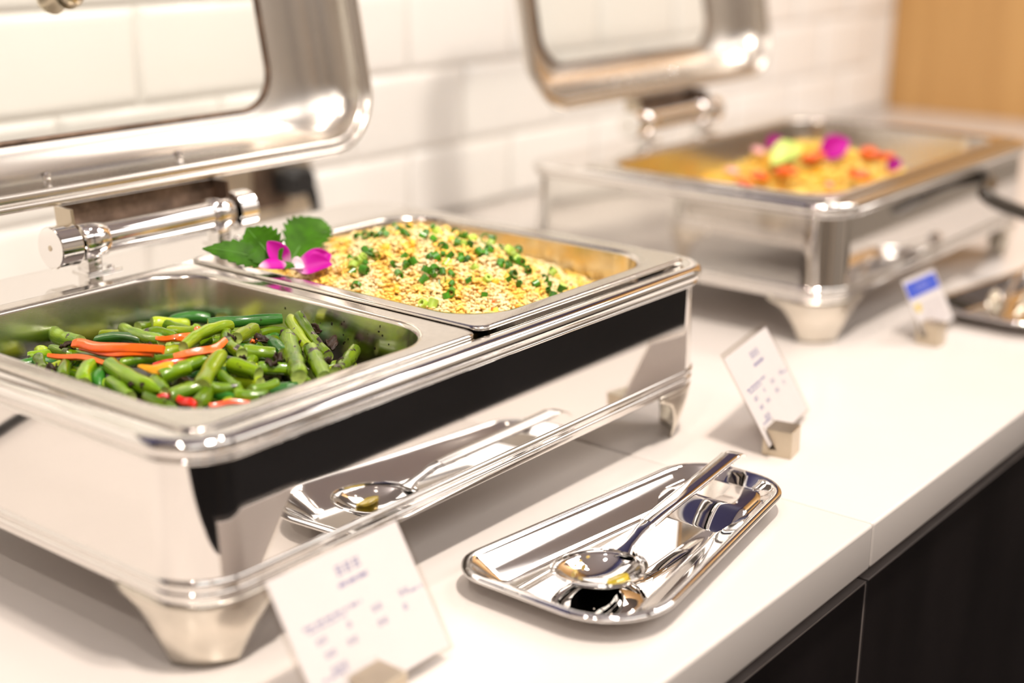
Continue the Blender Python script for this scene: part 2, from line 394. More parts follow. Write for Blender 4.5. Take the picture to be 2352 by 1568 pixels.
# cable on the worktop, seen mirrored in the side of the first dish
v, f = tube_vf(curve_pts([(-0.50, 0.62, 0.0), (-0.32, 0.575, 0.0), (-0.214, 0.5206, 0.0), (-0.177, 0.4994, 0.0), (-0.12, 0.475, 0.0), (-0.03, 0.475, 0.0), (0.08, 0.51, 0.0), (0.2, 0.56, 0.0)]), 0.0045, 10)
v = [(a + 0.25, b - 0.45, c) for a, b, c in v]
tag(add('black_cable', v, f, BLACKP, None, loc=(-0.25, 0.45, 0.0047)), 'black cable on the worktop, mirrored at the left end of the dish', 'cable')

# ------------------------------------------------------------------ chafing dish
L_, D_, HR = 0.597, 0.423, 0.1575
CX, CY = L_ / 2, D_ / 2
OPEN = (0.031, L_ - 0.031, 0.029, 0.339)          # opening for the pans
def ring(i, z, r=0.045, n=8):
    return [(x - CX, y - CY, z) for x, y in rrect(i, L_ - i, i, D_ - i, max(r - i, 0.004), n)]
def ring2(rect, r, z, n=8):
    return [(x - CX, y - CY, z) for x, y in rrect(*rect, r, n)]
def build_dish(label):
    root = empty('chafing_dish', (CX, CY, 0), label, 'chafing dish', 'open chafing dishes on the counter')
    o0 = OPEN
    rings = [ring2((o0[0] + .003, o0[1] - .003, o0[2] + .003, o0[3] - .003), 0.020, 0.140),
             ring2((o0[0] + .003, o0[1] - .003, o0[2] + .003, o0[3] - .003), 0.020, 0.1535),
             ring2((o0[0] + .001, o0[1] - .001, o0[2] + .001, o0[3] - .001), 0.022, 0.1548),
             ring2((o0[0] - .0098, o0[1] + .0098, o0[2] - .0108, o0[3] + .0105), 0.022, 0.1552),
             ring2((o0[0] - .0112, o0[1] + .0112, o0[2] - .0122, o0[3] + .0120), 0.024, 0.1572),
             ring(0.0085, HR), ring(0.0055, HR - 0.0002), ring(0.0025, HR - 0.0012), ring(0.0006, HR - 0.0034), ring(0.0, HR - 0.006), ring(0.0004, HR - 0.009),
             ring(0.002, HR - 0.0108), ring(0.0045, HR - 0.0116), ring(0.0048, HR - 0.0128), ring(0.0034, HR - 0.0135), ring(0.0030, HR - 0.0147), ring(0.0038, HR - 0.0158), ring(0.0084, HR - 0.0164)]
    v, f = loft(rings); weighted(add('rim', v, f, STEEL, root, angle=60))
    rings = [ring(0.0080, HR - 0.0155), ring(0.0069, 0.10), ring(0.0059, 0.0665), ring(0.0052, 0.0652), ring(0.0040, 0.0642), ring(0.0038, 0.0622), ring(0.0044, 0.0608), ring(0.0062, 0.0600), ring(0.0062, 0.0582), ring(0.0046, 0.0574), ring(0.0044, 0.0556),
             ring(0.0050, 0.0546), ring(0.0056, 0.0540), ring(0.0054, 0.0508), ring(0.0066, 0.0492), ring(0.012, 0.0488)]
    v, f = loft(rings, False, True); weighted(add('body', v, f, STEEL, root, angle=60))
    # feet
    for sx, sy in ((-1, -1), (1, -1), (1, 1), (-1, 1)):
        rows = []; NT, NS = 9, 16
        for a in range(NT + 1):
            t = a / NT; z = 0.0009 + 0.0496 * (1 - t)
            hw = 0.068 - 0.047 * (t ** 0.75) - 0.004 * math.sin(PI * t)
            if t < 0.14: hw = 0.068 - 0.002 * (t / 0.14)
            ins = 0.0058 + 0.010 * t ** 1.5; r = 0.040; row = []
            Ls = r * PI / 2
            for k in range(NS + 1):
                s = (k / NS * 2 - 1) * hw
                if abs(s) <= Ls / 2: an = s / r; px, py = r - r * math.cos(PI / 4 + an), r - r * math.sin(PI / 4 + an)
                elif s > 0: px, py = r + (s - Ls / 2), 0.0
                else: px, py = 0.0, r + (-s - Ls / 2)
                x, y = px + ins, py + ins
                row.append(((x - CX) * -sx * -1 if False else (-(CX - x) if sx < 0 else (CX - x)), (-(CY - y) if sy < 0 else (CY - y)), z))
            rows.append(row)
        v, f = loft(rows, closed=False)
        o = add('foot', v, f, FOOTM, root)
        md = o.modifiers.new('solid', 'SOLIDIFY'); md.thickness = 0.0022; md.offset = 0.0
    # hinge
    ya, za = 0.385 - CY, 0.1835; xo = -CX - 0.004
    hg = tag(link('hinge', make_mesh('hinge', *cyl_x(0.232 + xo, 0.353 + xo, ya, za, 0.0132), STEELB, True, None, 40), root))
    for x0, x1 in ((0.212, 0.236), (0.349, 0.373)):
        add('sleeve', *cyl_x(0, 0, ya, za, 0, prof=[(x0 + xo, 0.0144), (x0 + xo + .001, 0.0154), (x1 + xo - .001, 0.0154), (x1 + xo, 0.0144)]), STEELB, hg, angle=50)
    for x0, x1, s in ((0.186, 0.207, -1), (0.377, 0.397, 1)):
        pr = [(x0, 0.0168), (x0 + .0008, 0.0178), (x1 - .001, 0.0178), (x1, 0.0168)]
        cp = add('end_cap', *cyl_x(0, 0, ya, za, 0, prof=[(a + xo, b) for a, b in pr]), STEELB, hg, angle=30)
        xs = x0 if s < 0 else x1
        add('screw', *cyl_x(0, 0, ya, za, 0, 12, prof=[(xs + xo - s * .001, 0.0024), (xs + xo + s * .0004, 0.0024), (xs + xo + s * .0008, 0.0014)]), NICKEL, cp)
    for x in (0.2085, 0.3745):                    # lid arms
        v, f = box_vf(x + xo - 0.0014, x + xo + 0.0014, ya - 0.004, ya + 0.018, za + 0.004, za + 0.0285)
        v = [(a, b + (c - za) * 0.12, c) for a, b, c in v]
        add('lid_arm', v, f, BRONZE if x > .3 else NICKEL, hg, False)
    v, f = box_vf(0.2095 + xo, 0.3735 + xo, ya + 0.0165, ya + 0.019, za - 0.004, za + 0.0280)
    v = [(a, b + (c - za) * 0.12, c) for a, b, c in v]
    add('hinge_plate', v, f, BRONZE, hg, False)
    for x in (0.2155, 0.3555):                    # mounts on the shelf
        mo = box('mount', x + xo, x + 0.014 + xo, ya - 0.008, ya + 0.008, 0.1572, za - 0.009, STEELB, hg, 0.0015)
        box('base_tab', x + xo - 0.004, x + 0.030 + xo, ya - 0.013, ya + 0.010, 0.1572, 0.1592, STEELB, mo, 0.0006)
        v, f = loft([[(x + xo + 0.0225 + r * math.cos(2 * PI * k / 12), ya - 0.006 + r * math.sin(2 * PI * k / 12), z) for k in range(12)] for r, z in ((0.0036, 0.159), (0.0034, 0.1606), (0.0018, 0.1616))], False, True)
        add('screw', v, f, STEELB, mo)
    # lid, open: u along x, v away from the hinge, h = dome height
    th = math.radians(101.0); O = Vector((0.0, 0.398 - CY, 0.2145)); LW, LD = 0.585, 0.385
    vd = Vector((0, -math.cos(th), math.sin(th))); hd = Vector((0, math.sin(th), math.cos(th)))
    def P(u, v_, h): q = O + vd * v_ + hd * h; return (u - LW / 2 - 0.004, q.y, q.z)
    def LR(rect, r, h): return [P(x, y, h) for x, y in rrect(*rect, r, 10)]
    W0 = (0.0905, LW - 0.0905, 0.055, LD - 0.055)
    def insr(i): return (i, LW - i, i, LD - i)
    rings = [LR(insr(a), 0.066 - a, h) for a, h in ((0.0045, 0.0035), (0.001, 0.0035), (-0.0005, 0.0015), (0.0, -0.001), (0.0015, -0.0024), (0.0040, -0.0026), (0.0058, -0.0016), (0.0066, 0.0008), (0.0080, 0.0010), (0.0090, -0.0004), (0.0125, -0.0006), (0.0146, 0.0004))]
    r0 = insr(0.0150)
    for k in range(0, 11):
        a = PI / 2 * k / 10; t = 1 - math.cos(a) ** 1.15; hh = 0.002 + 0.047 * math.sin(a) ** 0.9
        rc = tuple(r0[j] + (W0[j] - r0[j]) * t for j in range(4))
        rings.append(LR(rc, 0.051 - 0.010 * t, hh))
    v, f = loft(rings)
    lid = add('lid', v, f, LIDM, root, angle=70)
    md = lid.modifiers.new('solid', 'SOLIDIFY'); md.thickness = 0.0011; md.offset = -1.0; weighted(lid)
    # frame bead round the glass
    Wb = W0; bead = []
    base = [Vector(P(x, y, 0.0485)) for x, y in rrect(*Wb, 0.040, 10)]
    nB = len(base)
    for j in range(8):
        a = 2 * PI * j / 8
        bead.append([tuple(base[k] + hd * (0.0030 * math.sin(a)) + ((base[k] - Vector(P(LW / 2, LD / 2, 0.0485))).normalized()) * (0.0038 * math.cos(a))) for k in range(nB)])
    bead.append(bead[0])
    v, f = loft(bead); add('window_bead', v, f, BRONZE, lid)
    gr = (W0[0] - 0.004, W0[1] + 0.004, W0[2] - 0.004, W0[3] + 0.004)
    v, f = loft([LR(gr, 0.049, 0.0505), LR(gr, 0.049, 0.0545)], True, True)
    gl = add('glass', v, f, GLASS, lid, angle=30)
    def dome(u, v_, h0, prof, n=18):
        return loft([[P(u + r * math.cos(2 * PI * k / n), v_ + r * math.sin(2 * PI * k / n), h0 + dh) for k in range(n)] for r, dh in prof], True, True)
    add('knob', *dome(LW / 2 - 0.006, 0.175, 0.0505, ((0.012, 0.004), (0.012, 0.0), (0.0125, -0.002), (0.011, -0.005), (0.0075, -0.0075), (0.003, -0.0085))), NICKEL, lid)
    add('knob', *dome(LW / 2 - 0.006, 0.175, 0.0545, ((0.014, 0.0), (0.013, 0.004), (0.008, 0.010), (0.010, 0.018), (0.015, 0.024), (0.013, 0.030), (0.005, 0.033))), NICKEL, lid)
    for u in (0.2175 - 0.004, 0.3555 - 0.002):
        add('screw', *dome(u + 0.0, 0.0240, 0.0305, ((0.0034, 0.004), (0.0034, -0.0030), (0.0018, -0.0048))), STEELB, lid)
    return root
dish = build_dish('nearest chafing dish, glass lid open, two food pans inside')
dish2 = copy_tree(dish)
dish2.location = (0.872 + CX, 0.018 + CY, 0); dish2.rotation_euler.z = math.radians(0.0)
dish2['label'] = 'farther chafing dish, glass lid open, one wide pan of noodles'
v, f = tube_vf(curve_pts([(1.300, 0.026, 0.130), (1.262, 0.004, 0.128), (1.222, -0.004, 0.1265), (1.212, -0.012, 0.122), (1.222, -0.026, 0.113), (1.262, -0.060, 0.094), (1.300, -0.090, 0.078)]), 0.0088, 12)
add('side_grip', [(a - 0.872 - CX, b - 0.018 - CY, c) for a, b, c in v], f, DARKTUBE, dish2)

# food pans
def pan(label, x0, x1, y0, y1, zt, cat='food pan', depth=0.066, group='steel food pans'):
    cx, cy = (x0 + x1) / 2, (y0 + y1) / 2
    t = empty('food_pan', (cx, cy, zt - depth - 0.0008), label, cat, group); zb = -(zt - depth - 0.0008)
    def rg(i, r, z): return [(x - cx, y - cy, z + zb) for x, y in rrect(x0 + i, x1 - i, y0 + i, y1 - i, r, 10)]
    fl = 0.0165
    prof = [(0.0006, 0.011, -0.0032), (0.0, 0.0115, -0.0022), (0.0004, 0.012, -0.0006), (0.0016, 0.013, 0.0), (0.004, 0.016, 0.0002), (fl - 0.004, 0.042, 0.0), (fl - 0.001, 0.048, -0.0003), (fl + 0.0006, 0.050, -0.0014), (fl + 0.0014, 0.050, -0.0036),
            (fl + 0.0045, 0.048, -0.030), (fl + 0.008, 0.045, -depth + 0.014), (fl + 0.0105, 0.042, -depth + 0.006), (fl + 0.016, 0.038, -depth + 0.001), (fl + 0.024, 0.03, -depth)]
    v, f = loft([rg(a, r, zt + z) for a, r, z in prof], False, True)
    o = weighted(add('basin', v, f, SATIN, t, angle=60))
    return t
PZ = 0.1590
panL = pan('left steel pan holding green beans in the nearest chafing dish', 0.0235, 0.2885, 0.0205, 0.3470, PZ)
panR = pan('right steel pan holding fried rice in the nearest chafing dish', 0.2895, 0.5735, 0.0205, 0.3470, PZ + 0.0022)
panN = pan('wide steel pan of yellow noodles in the farther chafing dish', 0.872 + 0.0235, 0.872 + 0.5735, 0.0385, 0.3650, PZ)
# ------------------------------------------------------------------ serving trays
TC = (0.343, -0.0975)
TQ = [(0.4885, -0.138), (0.4885, -0.0434), (0.1985, -0.0145), (0.1985, -0.1807)]
TR_ = [0.040, 0.046, 0.034, 0.052]
def poly_inset(i, radii, n=9):
    Q = [Vector((x - TC[0], y - TC[1])) for x, y in TQ]; m_ = len(Q); lines = []
    for k in range(m_):
        a, b = Q[k], Q[(k + 1) % m_]; d = (b - a).normalized(); nrm = Vector((-d.y, d.x)); lines.append((a + nrm * i, d))
    C = []
    for k in range(m_):
        (p, d), (q, e) = lines[k - 1], lines[k]
        den = d.x * e.y - d.y * e.x; t = ((q - p).x * e.y - (q - p).y * e.x) / den; C.append(p + d * t)
    pts = []
    for k in range(m_):
        c = C[k]; d0 = (C[k - 1] - c).normalized(); d1 = (C[(k + 1) % m_] - c).normalized()
        half = math.acos(max(-1, min(1, d0.dot(d1)))) / 2; r = max(radii[k] - i, 0.008)
        tl = r / math.tan(half); bis = (d0 + d1).normalized(); cen = c + bis * (r / math.sin(half))
        a0 = (c + d0 * tl) - cen; a1 = (c + d1 * tl) - cen
        s0 = math.atan2(a0.y, a0.x); s1 = math.atan2(a1.y, a1.x)
        while s1 < s0: s1 += 2 * PI
        for j in range(n + 1):
            s = s0 + (s1 - s0) * j / n; pts.append((cen.x + r * math.cos(s), cen.y + r * math.sin(s)))
    return pts
def build_tray(label):
    t = empty('serving_tray', (TC[0], TC[1], 0), label, 'tray', 'steel spoon trays on the worktop')
    prof = [(0.0030, 0.0150), (0.0010, 0.0153), (0.0, 0.0166), (0.0006, 0.0182), (0.0024, 0.0192), (0.0050, 0.0192), (0.0068, 0.0185), (0.0082, 0.0174), (0.0100, 0.0161), (0.0150, 0.0128), (0.0210, 0.0086), (0.0265, 0.0048), (0.0285, 0.0035), (0.0300, 0.0028), (0.0320, 0.0024), (0.035, 0.0024)]
    v, f = loft([[(x, y, z) for x, y in poly_inset(i, TR_)] for i, z in prof], False, True)
    o = add('dish', v, f, STEELB, t, angle=60)
    md = o.modifiers.new('solid', 'SOLIDIFY'); md.thickness = 0.0009; md.offset = -1; weighted(o)
    # raised rest at the narrow end
    NX, NY = 28, 22; V, F = [], []
    for a in range(NX + 1):
        x = 0.392 + (0.4745 - 0.392) * a / NX
        hi = -0.0145 - 0.0997 * (x - 0.1985) - 0.0135; lo = -0.1807 + 0.1472 * (x - 0.1985) + 0.0135
        e = max(0.0, (x - 0.452) / (0.4745 - 0.452)); k = 1 - 0.45 * (1 - math.sqrt(max(0, 1 - e * e)))
        mid, hf = (hi + lo) / 2, (hi - lo) / 2 * k
        for b in range(NY + 1):
            s = b / NY * 2 - 1; y = mid + hf * s
            up = min(1, max(0, (x - 0.397) / 0.033)); up = up * up * (3 - 2 * up) * 0.35 + up * 0.65
            side = min(1, (1 - abs(s)) / 0.13); side = side * side * (3 - 2 * side)
            endf = min(1, max(0, (0.4745 - x) / 0.006)); endf = endf * (2 - endf)
            z = 0.0020 + 0.0108 * up * side * endf + 0.004 * (1 - side) * up
            V.append((x - TC[0], y - TC[1], z))
    for a in range(NX):
        for b in range(NY):
            i0 = a * (NY + 1) + b; F.append((i0, i0 + NY + 1, i0 + NY + 2, i0 + 1))
    add('raised_rest', V, F, STEELB, t, angle=80)
    return t
tray = build_tray('steel tray lying in front of the nearest chafing dish, serving spoon inside')
tray2 = copy_tree(tray); tray2['label'] = 'steel tray at the right edge, tongs lying inside'
tray2.location = (TC[0] + 0.858, TC[1] + 0.012, 0); tray2.rotation_euler.z = math.radians(-3)

# ------------------------------------------------------------------ spoon
def bowl_vf(a, b, depth, nr=8, n=32):
    rings = []
    for k in range(1, nr + 1):
        q = k / nr; rings.append([(a * q * math.cos(2 * PI * j / n), b * q * math.sin(2 * PI * j / n) * (1 - 0.10 * math.cos(2 * PI * j / n)), -depth * (1 - q ** 2.2)) for j in range(n)])
    v, f = loft(rings); v.append((0, 0, -depth)); c = len(v) - 1
    f += [(j, (j + 1) % n, c) for j in range(n)]
    return v, f
def strip_vf(path, wid, thk, crown=0.35, n=14):
    """hollow-look handle: rounded flat section swept along path in the xz plane"""
    rings = []; P_ = [Vector(p) for p in path]
    for i, p in enumerate(P_):
        t = (P_[min(i + 1, len(P_) - 1)] - P_[max(i - 1, 0)]).normalized(); up = Vector((-t.z, 0, t.x)); w_, h_ = wid[i] / 2, thk[i] / 2; rg = []
        for k in range(n):
            a = 2 * PI * k / n; ca, sa = math.cos(a), math.sin(a)
            sx = math.copysign(abs(ca) ** 0.45, ca); sy = math.copysign(abs(sa) ** 0.6, sa)
            rg.append(tuple(p + Vector((0, 1, 0)) * (w_ * sx) + up * (h_ * sy)))
        rings.append(rg)
    return loft(rings, True, True)
def interp(x, xs, ys): return float(np.interp(x, xs, ys))
sp = empty('serving_spoon', (0.272, -0.1020, 0.0026), 'long steel serving spoon resting in the nearest spoon tray', 'spoon')
sp.rotation_euler.z = math.atan2(0.0165, 0.203)
vb, fb = bowl_vf(0.037, 0.032, 0.0125)
# bowl tipped a little, its near edge up
Mt = Matrix.Rotation(math.radians(-5), 3, Vector((0.617, -0.787, 0)).normalized())
vb = [tuple(Mt @ Vector(q) + Vector((0, 0, 0.0140))) for q in vb]
o = add('bowl', vb, fb, STEELB, sp, angle=80); md = o.modifiers.new('solid', 'SOLIDIFY'); md.thickness = 0.0011; md.offset = 0
rimv = [Vector(q) for q in vb[7 * 32:8 * 32]]
rb = []
for j in range(7):
    a = 2 * PI * j / 6; rb.append([tuple(q + Vector((q.x, q.y, 0)).normalized() * 0.0011 * math.cos(a) + Vector((0, 0, 0.0009 * math.sin(a)))) for q in rimv])
add('bowl_rim', *loft(rb), STEELB, sp)
HX = [0.030, 0.036, 0.043, 0.052, 0.060, 0.068]
HZ = [0.0130, 0.0145, 0.0163, 0.0185, 0.0205, 0.0215]
pth = [(x, 0, z) for x, z in zip(HX, HZ)]
add('neck', *strip_vf(curve_pts(pth, 4), [interp(i, [0, 6, 12, 20], [0.016, 0.0095, 0.0090, 0.0125]) for i in range(21)], [interp(i, [0, 20], [0.0022, 0.0040]) for i in range(21)]), STEELB, sp, angle=70)
pth = [(0.068, 0, 0.0215), (0.10, 0, 0.0238), (0.15, 0, 0.0262), (0.198, 0, 0.0285), (0.207, 0, 0.0290)]
add('handle', *strip_vf(curve_pts(pth, 6), [interp(i, [0, 24], [0.0130, 0.0172]) for i in range(25)], [interp(i, [0, 24], [0.0046, 0.0040]) for i in range(25)]), STEELB, sp, angle=50)
pth = [(0.2065, 0, 0.0288), (0.213, 0, 0.0290), (0.2195, 0, 0.0275), (0.2255, 0, 0.0245), (0.230, 0, 0.0210)]
add('hook', *strip_vf(curve_pts(pth, 5), [interp(i, [0, 20], [0.0155, 0.0090]) for i in range(21)], [0.0016] * 21), STEELB, sp, angle=70)
# food left in the bowl: a yellow morsel
def lump(n=10, m_=6, sx=1, sy=1, sz=1, rough=0.2, seed=0):
    r_ = random.Random(seed); rings = []
    for i in range(1, m_):
        th = PI * i / m_; rings.append([(sx * math.sin(th) * math.cos(2 * PI * k / n) * (1 + r_.uniform(-rough, rough)), sy * math.sin(th) * math.sin(2 * PI * k / n) * (1 + r_.uniform(-rough, rough)), sz * math.cos(th) * (1 + r_.uniform(-rough, rough))) for k in range(n)])
    return loft(rings, True, True)
v, f = lump(12, 6, 0.012, 0.0055, 0.0022, 0.15, 3)
OLIVE = simple('olive_yellow_morsel', (0.40, 0.30, 0.02, 1), 0.2, coat=0.6, var=0.2, scale=120)
tag(add('food_morsel', v, f, OLIVE, loc=(0.2745, -0.1145, 0.0095)), 'olive yellow bit of food left in the serving spoon bowl', 'food')
for k, (x, y) in enumerate(((0.262, -0.087), (0.268, -0.083), (0.275, -0.082), (0.283, -0.083), (0.258, -0.0905))):
    v, f = lump(8, 5, 0.0017, 0.0014, 0.0009, 0.2, 30 + k)
    tag(add('rice_crumb', v, f, simple('crumb_%d' % k, (0.5, 0.36, 0.10, 1), 0.3, var=0.1), loc=(x, y, 0.0128 + 0.0004 * k)), 'tiny rice crumb stuck along the far rim of the serving spoon', 'crumb', 'rice crumbs on the spoon rim')

# tongs on the second tray
tg = empty('serving_tongs', (1.18, -0.075, 0.003), 'steel serving tongs in the tray at the right edge', 'tongs')
tg.rotation_euler.z = math.radians(8)
for s in (-1, 1):
    pth = curve_pts([(-0.055, s * 0.006, 0.012), (-0.02, s * 0.010, 0.018), (0.06, s * 0.013, 0.026), (0.14, s * 0.009, 0.031), (0.165, 0.0, 0.032)], 6)
    v, f = strip_vf([(p.x, 0, p.z) for p in pth], [0.012] * len(pth), [0.0014] * len(pth))
    v = [(a, b * 0.35 + interp(a, [p.x for p in pth], [p.y for p in pth]), c + (b / 0.012) * 0.009 * s * 0) for a, b, c in v]
    add('arm', v, f, STEELB, tg, angle=60)
    vb2, fb2 = bowl_vf(0.024, 0.016, 0.009)
    Mr = Matrix.Rotation(math.radians(78 * s), 3, 'X')
    vb2 = [tuple(Mr @ Vector(q) + Vector((-0.070, s * 0.014, 0.0205))) for q in vb2]
    o = add('gripper', vb2, fb2, NICKEL, tg, angle=80); md = o.modifiers.new('solid', 'SOLIDIFY'); md.thickness = 0.001
v, f = cyl_x(0.160, 0.168, 0.0, 0.032, 0.008, 16)
add('hinge_pin', v, f, STEELB, tg)

# ------------------------------------------------------------------ sign cards in metal blocks
def card(label, loc, az, tilt, wd, hg, blk, blkw, layout, group='acrylic dish signs'):
    t = empty('dish_sign', (loc[0], loc[1], 0), label, 'sign', group)
    t.rotation_euler.z = math.radians(90) - az
    z0 = loc[2]; ct, st = math.cos(tilt), math.sin(tilt)
    def P(u, v_, n_): return (u, v_ * st - n_ * ct, z0 + v_ * ct + n_ * st)   # u along, v up the card, n out of its face
    def slab_vf(u0, u1, v0, v1, n0, n1):
        c = [(u0, v0, n0), (u1, v0, n0), (u1, v1, n0), (u0, v1, n0), (u0, v0, n1), (u1, v0, n1), (u1, v1, n1), (u0, v1, n1)]
        return [P(*q) for q in c], [(0, 3, 2, 1), (4, 5, 6, 7), (0, 1, 5, 4), (1, 2, 6, 5), (2, 3, 7, 6), (3, 0, 4, 7)]
    for n0, n1 in ((0.0006, 0.0014), (-0.0010, -0.0002)):
        v, f = slab_vf(0, wd, 0, hg, n0, n1); add('acrylic_sheet', v, f, ACRYL, t, False)
    top = 0.055 if layout == 'plain' else 0.02
    v, f = slab_vf(wd * 0.03, wd * 0.975, hg * 0.03, hg * (1 - top), 0.0, 0.0004); pp = add('paper', v, f, PAPER, t, False)
    def marks(name, rects, mat, n_=0.00043):
        V, F = [], []
        for u0, u1, v0, v1 in rects:
            a, b = slab_vf(u0 * wd, u1 * wd, (1 - v1) * hg, (1 - v0) * hg, n_ - 0.00002, n_ + 0.00006)
            o_ = len(V); V += a; F += [tuple(i + o_ for i in q) for q in b]
        add(name, V, F, mat, pp, False)
    rr = random.Random(5)
    def glyphs(u, v_, n, s, gap=1.15):
        out = []
        for k in range(n):
            a, b = u + (k - n / 2) * s * gap, v_ - s * 0.62
            ww, hh = s * 0.95, s * 1.25
            for q in range(3): y = b + hh * (0.08 + 0.38 * q); out.append((a + 0.06 * s, a + ww * rr.uniform(0.8, 1), y, y + hh * 0.10))
            for q in range(2): x = a + ww * (0.22 + 0.45 * q); out.append((x, x + ww * 0.11, b, b + hh * rr.uniform(0.8, 1)))
        return out
    def wordline(u0, u1, v_, s):
        out = []; u = u0
        while u < u1:
            l_ = rr.uniform(0.03, 0.07); e = min(u + l_, u1); q = u
            while q < e - 0.004: out.append((q, q + 0.006, v_ - s * rr.uniform(0.5, 0.8), v_ + s * 0.5)); q += 0.0095
            u = e + 0.014
        return out
    if layout == 'plain':
        marks('heading', glyphs(0.55, 0.19, 3, 0.055), INK)
        marks('subheading', wordline(0.44, 0.67, 0.285, 0.026), INK)
        marks('print_lines', wordline(0.13, 0.54, 0.432, 0.018) + wordline(0.15, 0.42, 0.465, 0.012), INK)
        cells = []
        for u, v_, n in ((0.83, 0.505, 2), (0.62, 0.515, 2), (0.41, 0.53, 1), (0.21, 0.54, 2), (0.80, 0.60, 1), (0.62, 0.615, 2), (0.39, 0.63, 2), (0.23, 0.637, 2), (0.25, 0.735, 3)):
            cells += glyphs(u, v_, n, 0.034)
        cells += wordline(0.87, 0.96, 0.525, 0.014) + wordline(0.12, 0.30, 0.772, 0.018)
        marks('table_print', cells, INK)
    else:
        marks('blue_header', [(0.055, 0.945, 0.09, 0.36)], INKB)
        marks('header_print', glyphs(0.5, 0.225, 4, 0.085), INKP, 0.00052)
        marks('yellow_mark', [(0.10, 0.25, 0.47, 0.57), (0.13, 0.22, 0.57, 0.61)], INKY)
        ln = []
        for q in range(6): ln += wordline(0.30 if q < 3 else 0.14, 0.9, 0.50 + 0.075 * q, 0.03)
        marks('print_lines', ln, INKG)
    # slotted metal block
    b0, b1 = blk, blk + blkw; dpt = 0.026; y0 = -0.0165; h_ = 0.0245; sl = 0.0030
    prof = [(y0, 0), (y0 + dpt, 0), (y0 + dpt, h_), (0.0 + (h_ - z0) * st / ct + sl, h_), (sl, z0 - 0.0015), (-sl, z0 - 0.0015), (-sl + (h_ - z0) * st / ct, h_), (y0, h_)]
    V = [(b0, y, z) for y, z in prof] + [(b1, y, z) for y, z in prof]; n = len(prof)
    F = [tuple(range(n)), tuple(range(n, 2 * n))] + [(k, (k + 1) % n, (k + 1) % n + n, k + n) for k in range(n)]
    o = add('block', V, F, NICKEL, t, False)
    md = o.modifiers.new('bevel', 'BEVEL'); md.width = 0.0006; md.segments = 2
    return t
card('white printed card in the blurred foreground, left of the spoon tray', (0.0161, -0.0857, 0.008), 1.5708, 0.5459, 0.117, 0.093, 0.030, 0.026, 'plain')
card('white printed card just behind the spoon tray', (0.561, -0.0771, 0.008), 1.3921, 0.5523, 0.1184, 0.0932, 0.010, 0.025, 'plain')
card('small card with blue header and yellow mark before the farther dish', (0.966, -0.0443, 0.010), 1.60, 0.51, 0.086, 0.065, 0.004, 0.020, 'blue')
